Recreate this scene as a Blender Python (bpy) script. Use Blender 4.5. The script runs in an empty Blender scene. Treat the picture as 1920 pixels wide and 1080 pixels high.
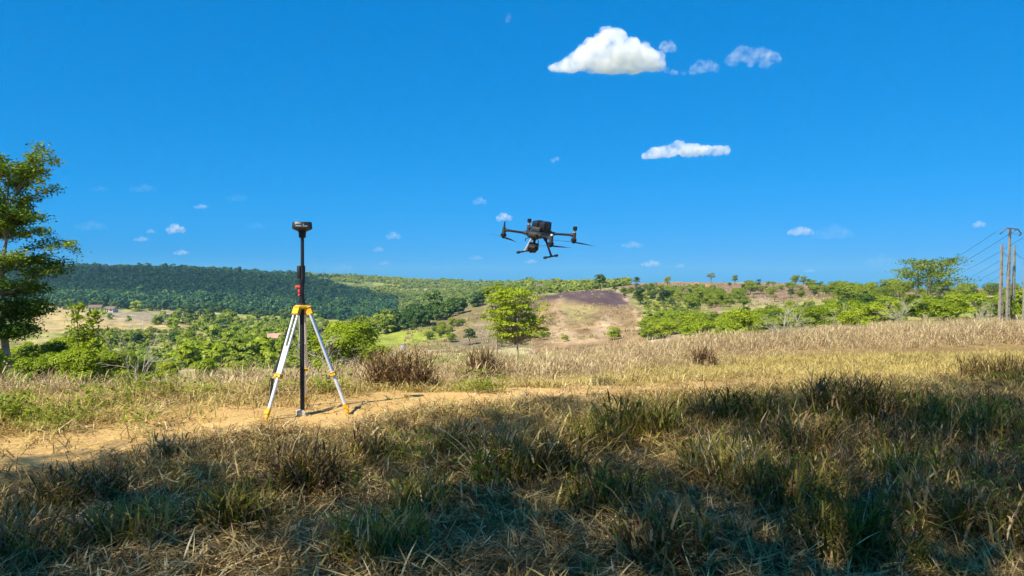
import bpy, bmesh, math, random
import numpy as np
from mathutils import Vector, Matrix, Euler

R = math.radians
scene = bpy.context.scene
col = scene.collection

# ------------------------------------------------------------------ camera, sky, sun, exposure
F, YH, ZC = 1423.0, 520.0, 1.42            # focal length in photo pixels, horizon row, eye height
cam_d = bpy.data.cameras.new('camera'); cam = bpy.data.objects.new('camera', cam_d); col.objects.link(cam)
cam_d.sensor_width = 36.0; cam_d.lens = F / 1920 * 36.0; cam_d.clip_start = 0.05; cam_d.clip_end = 40000
cam.location = (0, 0, ZC); cam.rotation_euler = (R(90) - math.atan((540 - YH) / F), 0, 0)
scene.camera = cam
SUN_EL, SUN_AZ = R(50), math.atan2(-0.60, -0.80)      # sun stands behind the camera on the left
sv = Vector((math.sin(SUN_AZ) * math.cos(SUN_EL), math.cos(SUN_AZ) * math.cos(SUN_EL), math.sin(SUN_EL)))
world = bpy.data.worlds.new('World'); scene.world = world; world.use_nodes = True
wn, wl = world.node_tree.nodes, world.node_tree.links
for n in list(wn): wn.remove(n)
sky = wn.new('ShaderNodeTexSky'); sky.sky_type = 'NISHITA'; sky.sun_disc = False
sky.sun_elevation = SUN_EL; sky.sun_rotation = SUN_AZ; sky.altitude = 0
sky.air_density = 0.75; sky.dust_density = 0.5; sky.ozone_density = 1.0
sep = wn.new('ShaderNodeSeparateColor'); cmb = wn.new('ShaderNodeCombineColor'); wl.new(sky.outputs[0], sep.inputs[0])
for k_, (gain, gam) in enumerate(((0.137, 2.25), (0.305, 0.47), (0.655, 0.42))):       # colour grade of the whole sky: gain * value ** gamma
    pw_ = wn.new('ShaderNodeMath'); pw_.operation = 'POWER'; pw_.inputs[1].default_value = gam
    s1_ = wn.new('ShaderNodeMath'); s1_.operation = 'MULTIPLY'; s1_.inputs[1].default_value = 0.1
    s2_ = wn.new('ShaderNodeMath'); s2_.operation = 'MULTIPLY'; s2_.inputs[1].default_value = gain * 10
    wl.new(sep.outputs[k_], s1_.inputs[0]); wl.new(s1_.outputs[0], pw_.inputs[0]); wl.new(pw_.outputs[0], s2_.inputs[0]); wl.new(s2_.outputs[0], cmb.inputs[k_])
bg = wn.new('ShaderNodeBackground'); bg.inputs['Strength'].default_value = 0.10
wo = wn.new('ShaderNodeOutputWorld')
wl.new(cmb.outputs[0], bg.inputs['Color']); wl.new(bg.outputs[0], wo.inputs['Surface'])
sd = bpy.data.lights.new('sun', 'SUN'); sd.energy = 5.0; sd.angle = R(0.53); sd.color = (1.0, 0.92, 0.77)
sun = bpy.data.objects.new('sun', sd); col.objects.link(sun); sun.rotation_euler = sv.to_track_quat('Z', 'Y').to_euler()
sun.location = (-20, -25, 40)
scene.view_settings.view_transform = 'Standard'; scene.view_settings.look = 'None'
scene.view_settings.gamma = 1.0; scene.view_settings.exposure = 0.72; scene.view_settings.use_curve_mapping = False
cy = scene.cycles
cy.max_bounces = 5; cy.diffuse_bounces = 3; cy.glossy_bounces = 2; cy.transmission_bounces = 4; cy.volume_bounces = 5
cy.transparent_max_bounces = 8; cy.use_denoising = True; cy.sample_clamp_indirect = 6.0
cy.use_adaptive_sampling = True; cy.adaptive_threshold = 0.015; cy.adaptive_min_samples = 12
try: cy.denoiser = 'OPENIMAGEDENOISE'
except Exception: pass

rng = np.random.default_rng(7)
random.seed(7)

# ------------------------------------------------------------------ helpers
def tag(o, label=None, cat=None, group=None, kind=None):
    if label: o['label'] = label
    if cat: o['category'] = cat
    if group: o['group'] = group
    if kind: o['kind'] = kind
    return o
def empty(name, loc, rot=(0, 0, 0)):
    o = bpy.data.objects.new(name, None); o.empty_display_size = 0.2; col.objects.link(o)
    o.location = loc; o.rotation_euler = rot; return o
def link(name, mesh, parent=None, mats=None):
    o = bpy.data.objects.new(name, mesh); col.objects.link(o)
    if mats and not mesh.materials:
        for m in (mats if isinstance(mats, (list, tuple)) else [mats]): mesh.materials.append(m)
    if parent is not None: o.parent = parent
    return o
def np_mesh(name, V, Fc, smooth=False, attrs=None, mat_idx=None):
    """V (n,3); Fc list of index arrays, each (m,k)"""
    me = bpy.data.meshes.new(name)
    if not isinstance(Fc, list): Fc = [Fc]
    Fc = [f for f in Fc if len(f)]
    me.vertices.add(len(V)); me.vertices.foreach_set('co', np.asarray(V, np.float32).ravel())
    idx = np.concatenate([f.ravel() for f in Fc]).astype(np.int32)
    tot = np.concatenate([np.full(len(f), f.shape[1]) for f in Fc]).astype(np.int32)
    st = np.concatenate([[0], np.cumsum(tot)[:-1]]).astype(np.int32)
    me.loops.add(len(idx)); me.loops.foreach_set('vertex_index', idx)
    me.polygons.add(len(tot)); me.polygons.foreach_set('loop_start', st); me.polygons.foreach_set('loop_total', tot)
    if mat_idx is not None: me.polygons.foreach_set('material_index', np.asarray(mat_idx, np.int32))
    me.polygons.foreach_set('use_smooth', np.full(len(tot), smooth))
    for nm, (dom, typ, dat) in (attrs or {}).items():
        a = me.attributes.new(nm, typ, dom)
        if typ == 'FLOAT': a.data.foreach_set('value', np.asarray(dat, np.float32).ravel())
        elif typ == 'FLOAT_COLOR': a.data.foreach_set('color', np.asarray(dat, np.float32).ravel())
        elif typ == 'FLOAT_VECTOR': a.data.foreach_set('vector', np.asarray(dat, np.float32).ravel())
        elif typ == 'INT': a.data.foreach_set('value', np.asarray(dat, np.int32).ravel())
    me.update(calc_edges=True); me.validate()
    return me
def sstep(a, b, x):
    t = np.clip((np.asarray(x, float) - a) / (b - a), 0, 1); return t * t * (3 - 2 * t)
def _h(ix, iy, iz, s):
    n = (ix.astype(np.int64) * 374761393 + iy.astype(np.int64) * 668265263 + iz.astype(np.int64) * 2147483647 + s * 974634777) & 0xffffffff
    n = ((n ^ (n >> 13)) * 1274126177) & 0xffffffff
    n = ((n ^ (n >> 16)) * 2246822519) & 0xffffffff
    return ((n ^ (n >> 15)) & 0xffffff) / float(0xffffff)
def vnoise(x, y, z=0.0, s=0):
    x, y, z = np.broadcast_arrays(np.asarray(x, float), np.asarray(y, float), np.asarray(z, float))
    ix, iy, iz = np.floor(x), np.floor(y), np.floor(z)
    fx, fy, fz = x - ix, y - iy, z - iz
    u, v, w = fx * fx * (3 - 2 * fx), fy * fy * (3 - 2 * fy), fz * fz * (3 - 2 * fz)
    r = 0
    for dx in (0, 1):
        for dy in (0, 1):
            for dz in (0, 1):
                r = r + _h(ix + dx, iy + dy, iz + dz, s) * (u if dx else 1 - u) * (v if dy else 1 - v) * (w if dz else 1 - w)
    return r
def fbm(x, y, z=0.0, o=4, s=0):
    r, a, t = 0, 0.5, 0
    x, y, z = np.asarray(x, float), np.asarray(y, float), np.asarray(z, float)
    for k in range(o):
        r = r + a * vnoise(x, y, z, s + k); t += a; a *= 0.5; x, y, z = x * 2.03 + 7.1, y * 2.03 + 3.7, z * 2.03 + 1.3
    return r / t

# ------------------------------------------------------------------ materials
def new_mat(name):
    m = bpy.data.materials.new(name); m.use_nodes = True
    nt = m.node_tree
    for n in list(nt.nodes): nt.nodes.remove(n)
    return m, nt.nodes, nt.links
def plain(name, c, rough=0.5, metal=0.0, noise=0.12, scale=30.0, bump=0.0, spec=0.5):
    m, N, L = new_mat(name)
    out = N.new('ShaderNodeOutputMaterial'); b = N.new('ShaderNodeBsdfPrincipled'); L.new(b.outputs[0], out.inputs[0])
    b.inputs['Roughness'].default_value = rough; b.inputs['Metallic'].default_value = metal; b.inputs['Specular IOR Level'].default_value = spec
    tc = N.new('ShaderNodeTexCoord'); nz = N.new('ShaderNodeTexNoise'); nz.inputs['Scale'].default_value = scale; nz.inputs['Detail'].default_value = 5
    L.new(tc.outputs['Object'], nz.inputs['Vector'])
    mp = N.new('ShaderNodeMapRange'); mp.inputs[1].default_value = 0.3; mp.inputs[2].default_value = 0.7
    mp.inputs[3].default_value = 1 - noise; mp.inputs[4].default_value = 1 + noise
    L.new(nz.outputs[0], mp.inputs[0])
    mx = N.new('ShaderNodeVectorMath'); mx.operation = 'SCALE'; mx.inputs[0].default_value = c[:3]
    L.new(mp.outputs[0], mx.inputs['Scale']); L.new(mx.outputs[0], b.inputs['Base Color'])
    mr = N.new('ShaderNodeMapRange'); mr.inputs[3].default_value = max(0.05, rough - 0.1); mr.inputs[4].default_value = min(1, rough + 0.12)
    L.new(nz.outputs[0], mr.inputs[0]); L.new(mr.outputs[0], b.inputs['Roughness'])
    if bump:
        bp = N.new('ShaderNodeBump'); bp.inputs['Strength'].default_value = bump; bp.inputs['Distance'].default_value = 0.02
        L.new(nz.outputs[0], bp.inputs['Height']); L.new(bp.outputs[0], b.inputs['Normal'])
    return m
def leafy(name, ramp, trans=0.3, obj_amt=0.35, rough=0.5, gloss=0.015, patch=None):
    """ramp: list of (pos, rgb). colour picked per leaf/blade (attribute rnd) shifted per plant"""
    m, N, L = new_mat(name)
    out = N.new('ShaderNodeOutputMaterial')
    at = N.new('ShaderNodeAttribute'); at.attribute_name = 'rnd'
    oi = N.new('ShaderNodeObjectInfo')
    a1 = N.new('ShaderNodeMath'); a1.operation = 'MULTIPLY_ADD'; a1.inputs[1].default_value = 1 - obj_amt
    o1 = N.new('ShaderNodeMath'); o1.operation = 'MULTIPLY'; o1.inputs[1].default_value = obj_amt
    L.new(oi.outputs['Random'], o1.inputs[0]); L.new(at.outputs['Fac'], a1.inputs[0]); L.new(o1.outputs[0], a1.inputs[2])
    fac = a1.outputs[0]
    if patch:
        g = N.new('ShaderNodeNewGeometry'); nz = N.new('ShaderNodeTexNoise'); nz.inputs['Scale'].default_value = patch[0]; nz.inputs['Detail'].default_value = 3
        L.new(g.outputs['Position'], nz.inputs['Vector'])
        mm = N.new('ShaderNodeMath'); mm.operation = 'MULTIPLY_ADD'; mm.inputs[1].default_value = patch[1]
        sb = N.new('ShaderNodeMath'); sb.operation = 'SUBTRACT'; sb.inputs[1].default_value = 0.5
        L.new(nz.outputs[0], sb.inputs[0]); L.new(sb.outputs[0], mm.inputs[0]); L.new(fac, mm.inputs[2]); fac = mm.outputs[0]
    cr = N.new('ShaderNodeValToRGB'); L.new(fac, cr.inputs[0])
    e = cr.color_ramp.elements
    while len(e) < len(ramp): e.new(0.5)
    for el, (p, c) in zip(e, ramp): el.position = p; el.color = (*c, 1)
    d = N.new('ShaderNodeBsdfDiffuse'); t = N.new('ShaderNodeBsdfTranslucent'); mx = N.new('ShaderNodeMixShader'); mx.inputs[0].default_value = trans
    L.new(cr.outputs[0], d.inputs[0]); L.new(cr.outputs[0], t.inputs[0]); L.new(d.outputs[0], mx.inputs[1]); L.new(t.outputs[0], mx.inputs[2])
    if gloss > 0:
        gl = N.new('ShaderNodeBsdfGlossy'); gl.inputs['Roughness'].default_value = rough; gl.inputs[0].default_value = (1, 1, 1, 1)
        m2 = N.new('ShaderNodeMixShader'); m2.inputs[0].default_value = gloss
        L.new(mx.outputs[0], m2.inputs[1]); L.new(gl.outputs[0], m2.inputs[2]); L.new(m2.outputs[0], out.inputs[0])
    else: L.new(mx.outputs[0], out.inputs[0])
    return m

M = {}
M['black'] = plain('black_composite', (0.012, 0.013, 0.015), 0.42, 0, 0.2)
M['rubber'] = plain('black_rubber', (0.018, 0.018, 0.019), 0.75, 0, 0.2)
M['grey_plastic'] = plain('grey_plastic', (0.045, 0.047, 0.05), 0.45, 0, 0.15)
M['dark_grey'] = plain('dark_grey_plastic', (0.018, 0.019, 0.021), 0.45, 0, 0.15)
M['silver'] = plain('silver_metal', (0.55, 0.56, 0.58), 0.35, 0.25, 0.08)
M['alu'] = plain('brushed_aluminium', (0.74, 0.75, 0.74), 0.38, 0.35, 0.10, 18)
M['yellow'] = plain('yellow_plastic', (0.75, 0.42, 0.02), 0.45, 0, 0.10, 25)
M['red'] = plain('red_plastic', (0.70, 0.07, 0.03), 0.4, 0, 0.08)
M['white_ink'] = plain('white_print', (0.55, 0.56, 0.60), 0.6, 0, 0.1)
M['lens'] = plain('lens_glass', (0.01, 0.012, 0.02), 0.08, 0, 0.0)
M['concrete'] = plain('weathered_concrete', (0.24, 0.205, 0.165), 0.9, 0, 0.28, 3.0, 0.3)
M['steel'] = plain('galvanised_steel', (0.16, 0.16, 0.17), 0.6, 0.4, 0.2, 8)
M['wire'] = plain('aluminium_wire', (0.10, 0.12, 0.15), 0.5, 0.3, 0.05)
M['marker'] = plain('whitewashed_stone', (0.62, 0.56, 0.44), 0.9, 0, 0.3, 40, 0.4)
M['white_wall'] = plain('white_render', (0.42, 0.39, 0.34), 0.9, 0, 0.2, 1.5)
M['pink_wall'] = plain('pink_render', (0.46, 0.27, 0.20), 0.9, 0, 0.2, 1.5)
M['roof'] = plain('clay_tile_roof', (0.17, 0.11, 0.085), 0.9, 0, 0.35, 2.0)
M['dark_open'] = plain('dark_timber_and_shade', (0.035, 0.028, 0.022), 0.8, 0, 0.2)  # dark timber; holes and openings get their shade as this colour
M['bark'] = plain('pale_bark', (0.34, 0.29, 0.22), 0.95, 0, 0.45, 4.0, 0.6)
M['bark_dark'] = plain('brown_bark', (0.13, 0.10, 0.07), 0.95, 0, 0.4, 4.0, 0.6)
M['deadwood'] = plain('dead_wood', (0.42, 0.37, 0.29), 0.95, 0, 0.3, 6.0, 0.4)
G = lambda *a: leafy(*a)
M['leaf_tree'] = leafy('leaf_tall_tree', [(0.0, (0.04, 0.085, 0.010)), (0.5, (0.13, 0.22, 0.014)), (0.85, (0.31, 0.40, 0.02)), (1.0, (0.44, 0.38, 0.03))], 0.35, 0.0)
M['leaf_canopy'] = leafy('leaf_canopy', [(0.0, (0.10, 0.13, 0.02)), (1.0, (0.26, 0.27, 0.05))], 0.5, 0.0)
M['leaf_bright'] = leafy('leaf_bright_shrub', [(0.0, (0.12, 0.17, 0.008)), (0.5, (0.26, 0.34, 0.012)), (0.85, (0.38, 0.44, 0.020)), (1.0, (0.46, 0.43, 0.05))], 0.35, 0.4)
M['leaf_mid'] = leafy('leaf_mid_shrub', [(0.0, (0.085, 0.125, 0.010)), (0.5, (0.20, 0.265, 0.016)), (1.0, (0.36, 0.38, 0.035))], 0.32, 0.5)
M['leaf_dark'] = leafy('leaf_dark_tree', [(0.0, (0.030, 0.068, 0.012)), (0.6, (0.065, 0.125, 0.018)), (1.0, (0.15, 0.205, 0.022))], 0.28, 0.4)
M['leaf_olive'] = leafy('leaf_olive', [(0.0, (0.12, 0.13, 0.025)), (0.6, (0.24, 0.25, 0.05)), (1.0, (0.36, 0.34, 0.09))], 0.3, 0.4)
M['leaf_forest'] = leafy('leaf_forest', [(0.0, (0.016, 0.070, 0.036)), (0.5, (0.040, 0.120, 0.042)), (1.0, (0.115, 0.20, 0.045))], 0.28, 0.75, patch=(0.010, 1.0))
M['leaf_hill'] = leafy('leaf_sunlit_hill', [(0.0, (0.10, 0.16, 0.02)), (0.5, (0.24, 0.30, 0.03)), (1.0, (0.42, 0.42, 0.06))], 0.28, 0.6, patch=(0.008, 0.8))
M['dry'] = leafy('dry_grass', [(0.0, (0.10, 0.060, 0.028)), (0.25, (0.28, 0.18, 0.090)), (0.5, (0.52, 0.38, 0.19)), (0.78, (0.78, 0.63, 0.37)), (1.0, (0.52, 0.45, 0.10))], 0.3, 0.25, gloss=0.012, patch=(0.5, 0.7))
M['dry_brown'] = leafy('dry_brown_grass', [(0.0, (0.045, 0.024, 0.012)), (0.4, (0.19, 0.11, 0.048)), (0.8, (0.46, 0.32, 0.14)), (1.0, (0.72, 0.56, 0.30))], 0.25, 0.2, gloss=0.012)
M['yellow_grass'] = leafy('yellow_grass', [(0.0, (0.28, 0.21, 0.06)), (0.5, (0.50, 0.40, 0.13)), (0.8, (0.64, 0.50, 0.19)), (1.0, (0.42, 0.38, 0.08))], 0.3, 0.35, gloss=0.012, patch=(0.6, 0.5))
M['green_grass'] = leafy('green_grass', [(0.0, (0.045, 0.048, 0.006)), (0.45, (0.145, 0.138, 0.014)), (0.75, (0.32, 0.28, 0.032)), (1.0, (0.62, 0.47, 0.15))], 0.35, 0.4, gloss=0.015, patch=(0.7, 0.5))
M['weed'] = leafy('weed_leaf', [(0.0, (0.10, 0.15, 0.012)), (0.6, (0.24, 0.30, 0.02)), (1.0, (0.36, 0.38, 0.03))], 0.35, 0.3)
M['straw'] = leafy('straw_litter', [(0.0, (0.06, 0.034, 0.014)), (0.42, (0.23, 0.145, 0.054)), (0.70, (0.58, 0.42, 0.17)), (1.0, (0.88, 0.74, 0.44))], 0.2, 0.3, gloss=0.012, patch=(0.8, 0.4))

# ------------------------------------------------------------------ terrain height from surveyed profiles
COLS = {
 0:    [(13,755),(20,742),(40,737),(100,715),(150,690),(220,665),(300,642),(450,612),(560,590),(680,575),(760,568),(900,552),(1100,525),(1300,504),(1600,506),(8000,515)],
 330:  [(14,735),(20,728),(40,724),(100,708),(150,688),(220,665),(300,645),(450,615),(560,598),(680,586),(760,580),(900,560),(1100,530),(1300,506),(1600,508),(8000,515)],
 480:  [(14.5,726),(20,720),(40,714),(100,702),(150,684),(220,662),(300,645),(450,620),(560,606),(680,595),(760,588),(900,568),(1100,540),(1300,516),(1600,515),(8000,517)],
 620:  [(15,718),(22,712),(40,706),(100,690),(150,675),(250,650),(350,632),(450,620),(600,608),(760,598),(900,582),(1100,552),(1300,530),(1500,521),(2500,521),(8000,522)],
 720:  [(16,708),(24,703),(100,690),(180,667),(220,658),(280,638),(330,616),(380,606),(450,611),(600,608),(800,600),(1000,575),(1200,550),(1500,525),(2500,525),(8000,525)],
 820:  [(17,702),(24,698),(100,690),(180,670),(220,660),(260,645),(320,602),(360,589),(450,598),(600,600),(800,590),(1000,575),(1200,552),(1500,530),(2500,530),(8000,530)],
 900:  [(17.5,697),(25,693),(100,688),(190,664),(230,650),(280,615),(330,580),(370,567),(450,572),(600,580),(800,565),(1000,550),(1500,532),(2500,532),(8000,532)],
 960:  [(18,692),(26,688),(100,684),(190,661),(240,642),(300,592),(340,565),(370,557),(450,560),(550,556),(700,538),(800,533),(1000,535),(2500,534),(8000,532)],
 1060: [(19,681),(28,677),(100,672),(190,653),(240,632),(300,576),(340,549),(360,545),(450,550),(600,545),(700,537),(800,533),(2500,534),(8000,532)],
 1125: [(19.5,673),(28,668),(100,664),(190,646),(240,624),(300,573),(350,543),(370,541),(450,545),(600,540),(800,534),(2500,534),(8000,532)],
 1200: [(20,665),(28,660),(100,656),(190,640),(240,618),(300,590),(350,568),(420,548),(500,533),(560,530),(800,533),(8000,533)],
 1300: [(22,651),(30,647),(60,646),(100,640),(150,628),(200,612),(300,575),(400,550),(500,531),(560,530),(900,533),(8000,533)],
 1500: [(24,638),(32,634),(60,630),(100,618),(160,602),(250,575),(350,556),(450,538),(520,531),(600,533),(8000,533)],
 1700: [(26,630),(34,626),(60,619),(100,606),(160,590),(250,566),(350,548),(450,541),(550,545),(8000,543)],
 1900: [(28,623),(36,619),(60,612),(88,606),(150,588),(250,560),(350,545),(420,541),(550,545),(8000,543)],
}
NEAR = [(1.0, 0.0), (3.0, 0.0), (5.0, 0.05), (7.25, 0.11), (9.0, 0.09)]
PXS = np.arange(-1000, 2960, 20.0)
LYS = np.arange(math.log(0.8), math.log(9000), 0.02)
def _build_table():
    keys = sorted(COLS)
    prof = []
    for k in keys:
        pts = NEAR + [(Y, ZC + (YH - y) / F * Y) for Y, y in COLS[k]]
        ly = np.log([p[0] for p in pts]); z = np.array([p[1] for p in pts])
        prof.append(np.interp(LYS, ly, z))
    prof = np.array(prof)
    T = np.empty((len(PXS), len(LYS)))
    for j in range(len(LYS)): T[:, j] = np.interp(PXS, keys, prof[:, j])
    ker = np.exp(-0.5 * (np.arange(-4, 5) / 1.8) ** 2); ker /= ker.sum()
    Tp = np.pad(T, ((4, 4), (4, 4)), mode='edge')
    T = sum(ker[i] * Tp[i:i + len(PXS), :] for i in range(9))
    T = sum(ker[i] * T[:, i:i + len(LYS)] for i in range(9))
    return T
TAB = _build_table()
def H0(x, y):
    x, y = np.asarray(x, float), np.asarray(y, float)
    r = np.hypot(x, y) + 1e-6
    c = y / r
    Ye = r * np.maximum(c, 0.5)
    px = np.clip(960 + F * x / np.maximum(y, 0.35 * np.abs(x) + 1e-3), PXS[0], PXS[-1] - 1)
    ly = np.clip(np.log(np.maximum(Ye, 0.81)), LYS[0], LYS[-1] - 0.021)
    fi = (px - PXS[0]) / 20.0; fj = (ly - LYS[0]) / 0.02
    i = np.clip(fi.astype(int), 0, len(PXS) - 2); j = np.clip(fj.astype(int), 0, len(LYS) - 2); fi = fi - i; fj = fj - j
    z = TAB[i, j] * (1 - fi) * (1 - fj) + TAB[i + 1, j] * fi * (1 - fj) + TAB[i, j + 1] * (1 - fi) * fj + TAB[i + 1, j + 1] * fi * fj
    w = sstep(-0.15, 0.35, c)
    return z * w + (1 - w) * (-0.01 * np.minimum(r, 2000))
def H(x, y):
    x, y = np.asarray(x, float), np.asarray(y, float)
    r = np.hypot(x, y)
    z = H0(x, y)
    z = z + (fbm(x * 1.3, y * 1.3, 0, 3, 5) - 0.5) * 0.10 * (1 - sstep(20, 60, r)) * sstep(1.0, 3.5, r)
    z = z + (fbm(x * 0.05, y * 0.05, 0, 4, 9) - 0.5) * 2.6 * sstep(60, 200, r) + (fbm(x * 0.22, y * 0.22, 0, 3, 10) - 0.5) * 1.3 * sstep(100, 220, r) - np.abs(fbm(x * 0.07, y * 0.03, 0, 3, 14) - 0.5) * 3.0 * sstep(150, 240, r) * (1 - sstep(450, 600, r))
    z = z + (fbm(x * 0.006, y * 0.006, 0, 3, 12) - 0.5) * 12.0 * sstep(700, 1300, r)
    return z
def h1(x, y): return float(H(np.array([x]), np.array([y]))[0])
def proj(x, y, z):
    return 960 + F * x / y, YH - F * (z - ZC) / y
def wx(px, Y): return (px - 960) / F * Y
_YS = np.exp(np.arange(math.log(2.5), math.log(2500), 0.006))
def ground_at(px, py, ymin=2.5):
    """first ground point beyond ymin seen at that direction"""
    ys = _YS[_YS >= ymin]; xs = wx(px, ys); zs = H(xs, ys)
    pr = YH - F * (zs - ZC) / ys
    k = np.argmax(pr <= py)
    if not (pr <= py).any(): k = int(np.argmin(np.abs(pr - py)))
    return float(xs[k]), float(ys[k]), float(zs[k])

PATH = np.array([(-9.5, 3.9), (-6.0, 4.9), (-3.76, 5.65), (-3.0, 6.4), (-2.0, 7.2), (-0.9, 8.0), (0.3, 8.6), (2.3, 9.5), (4.0, 10.4), (5.6, 11.1), (9.0, 12.6), (14, 15)])
def path_dist(x, y):
    x, y = np.asarray(x, float), np.asarray(y, float); d = np.full(x.shape, 1e9); sgn = np.zeros(x.shape)
    for (ax, ay), (bx, by) in zip(PATH[:-1], PATH[1:]):
        ex, ey = bx - ax, by - ay; t = np.clip(((x - ax) * ex + (y - ay) * ey) / (ex * ex + ey * ey), 0, 1)
        qx, qy = x - ax - t * ex, y - ay - t * ey; dd = np.hypot(qx, qy)
        s = np.sign(ex * qy - ey * qx); sgn = np.where(dd < d, s, sgn); d = np.minimum(d, dd)
    return d * sgn            # positive beyond the path, negative on the camera side

def poly_mask(px, py, poly, soft):
    """soft inside mask of a polygon"""
    poly = np.array(poly, float); inside = np.zeros(px.shape, bool); d = np.full(px.shape, 1e9)
    n = len(poly)
    for k in range(n):
        ax, ay = poly[k]; bx, by = poly[(k + 1) % n]
        cond = ((ay > py) != (by > py)) & (px < (bx - ax) * (py - ay) / (by - ay + 1e-12) + ax); inside ^= cond
        ex, ey = bx - ax, by - ay; t = np.clip(((px - ax) * ex + (py - ay) * ey) / (ex * ex + ey * ey + 1e-9), 0, 1)
        d = np.minimum(d, np.hypot(px - ax - t * ex, py - ay - t * ey))
    sd_ = np.where(inside, d, -d)
    return sstep(-soft, soft, sd_)

def build_ground():
    th = np.concatenate([np.arange(-180, -46, 2.0), np.arange(-46, 46, 0.14), np.arange(46, 180, 2.0)]) * math.pi / 180
    rr = np.concatenate([[0.4], np.exp(np.linspace(math.log(1.2), math.log(5000), 390))])
    T, RR = np.meshgrid(th, rr)
    X, Y = RR * np.sin(T), RR * np.cos(T)
    Z = H(X.ravel(), Y.ravel()).reshape(X.shape)
    n, m = X.shape
    V = np.column_stack([X.ravel(), Y.ravel(), Z.ravel()]); V = np.vstack([V, [[0, 0, 0.0]]])
    a = np.arange(n - 1)[:, None] * m + np.arange(m)[None, :]; b = np.arange(n - 1)[:, None] * m + (np.arange(m)[None, :] + 1) % m
    Q = np.column_stack([a.ravel(), (a + m).ravel(), (b + m).ravel(), b.ravel()])
    k = np.arange(m); tri = np.column_stack([np.full(m, n * m), k, (k + 1) % m])
    # colours of the soil and short sward
    x, y, z = V[:, 0], V[:, 1], V[:, 2]; r = np.hypot(x, y); ys = np.maximum(y, 0.5)
    px, py = 960 + F * x / ys, YH - F * (z - ZC) / ys
    C = np.empty((len(V), 3)); C[:] = (0.28, 0.185, 0.070)
    def mix(c, w):
        w = np.clip(w, 0, 1)[:, None]; C[:] = C * (1 - w) + np.array(c) * w
    nz = fbm(x * 0.02, y * 0.02, 0, 4, 21); nz2 = fbm(x * 0.15, y * 0.15, 0, 4, 22); nz3 = fbm(x * 0.9, y * 0.9, 0, 4, 23)
    pd = np.abs(path_dist(x, y))
    near = 1 - sstep(20, 30, r)
    mix((0.55, 0.35, 0.13), near * (1 - sstep(0.6, 1.7, pd + (nz3 - 0.5) * 1.3)))
    mix((0.36, 0.29, 0.11), near * sstep(2.5, 6, x) * (1 - sstep(0.6, 1.6, pd)) * 0.8)
    far = sstep(60, 120, r)
    mix((0.33, 0.29, 0.08), far)
    mix((0.24, 0.28, 0.05), far * sstep(0.45, 0.62, nz))
    mix((0.40, 0.30, 0.15), far * sstep(0.52, 0.66, nz2) * 0.7)
    D = lambda lo, hi: sstep(lo * 0.93, lo, y) * (1 - sstep(hi, hi * 1.07, y))
    wob = lambda s: (px + (fbm(x * .05, y * .05, 0, 3, 31) - .5) * s, py + (fbm(x * .05, y * .05, 0, 3, 33) - .5) * s * .5)
    wpx, wpy = wob(44)
    def reg(c, poly, lo, hi, soft=4, amt=1.0): mix(c, poly_mask(wpx, wpy, poly, soft) * D(lo, hi) * amt)
    # valley fields on the left
    reg((0.42, 0.31, 0.13), [(60, 575), (130, 575), (200, 588), (300, 585), (380, 590), (390, 615), (200, 618), (60, 625)], 380, 760, 4)
    reg((0.30, 0.235, 0.15), [(165, 582), (385, 586), (340, 603), (290, 602), (180, 597)], 480, 760, 2)
    reg((0.40, 0.30, 0.15), [(30, 640), (180, 632), (330, 628), (480, 640), (400, 655), (170, 655), (60, 672)], 230, 420, 4, 0.35)
    reg((0.20, 0.26, 0.045), [(180, 655), (330, 652), (470, 660), (480, 690), (180, 690)], 120, 320, 5, 0.8)
    reg((0.26, 0.32, 0.05), [(395, 612), (480, 612), (485, 632), (400, 636)], 250, 560, 3, 0.9)
    reg((0.36, 0.20, 0.13), [(450, 575), (520, 578), (515, 592), (455, 588)], 650, 900, 2)
    # burnt hill, its bare soil, scars and pastures
    reg((0.22, 0.18, 0.07), [(790, 600), (870, 572), (960, 556), (1180, 540), (1215, 600), (1215, 650), (780, 662)], 180, 420, 6)
    reg((0.24, 0.27, 0.04), [(690, 626), (730, 618), (850, 605), (850, 625), (760, 652), (690, 655)], 170, 400, 5)
    reg((0.22, 0.17, 0.075), [(820, 600), (880, 580), (960, 572), (960, 640), (880, 645), (835, 620)], 180, 420, 5)
    reg((0.26, 0.20, 0.13), [(850, 640), (905, 605), (960, 612), (950, 655), (860, 655)], 180, 330, 6, 0.6)
    reg((0.11, 0.070, 0.068), [(1015, 556), (1050, 545), (1125, 538), (1150, 542), (1185, 566), (1196, 576), (1150, 572), (1060, 568), (1000, 580), (960, 576)], 230, 420, 3)
    reg((0.28, 0.185, 0.088), [(1015, 572), (1060, 566), (1150, 571), (1190, 576), (1216, 625), (1216, 660), (990, 665)], 150, 420, 4)
    reg((0.30, 0.26, 0.10), [(1060, 570), (1120, 572), (1110, 600), (1065, 605)], 200, 420, 8, 0.7)
    reg((0.66, 0.47, 0.29), [(1049, 570), (1054, 570), (1056, 585), (1062, 598), (1082, 625), (1095, 640), (1030, 640), (1044, 610), (1050, 590)], 180, 400, 9, 0.5)
    reg((0.66, 0.47, 0.29), [(1138, 580), (1145, 590), (1152, 606), (1160, 625), (1100, 640), (1125, 610), (1132, 598)], 180, 400, 9, 0.5)
    reg((0.60, 0.43, 0.27), [(1150, 548), (1168, 548), (1190, 572), (1206, 600), (1216, 625), (1208, 625), (1196, 596), (1182, 570)], 180, 420, 3, 0.45)
    reg((0.55, 0.36, 0.22), [(700, 607), (760, 586), (790, 582), (760, 600), (730, 608)], 300, 520, 2, 0.9)
    reg((0.52, 0.40, 0.26), [(690, 660), (1000, 655), (1000, 663), (690, 668)], 150, 260, 2, 0.5)
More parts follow.
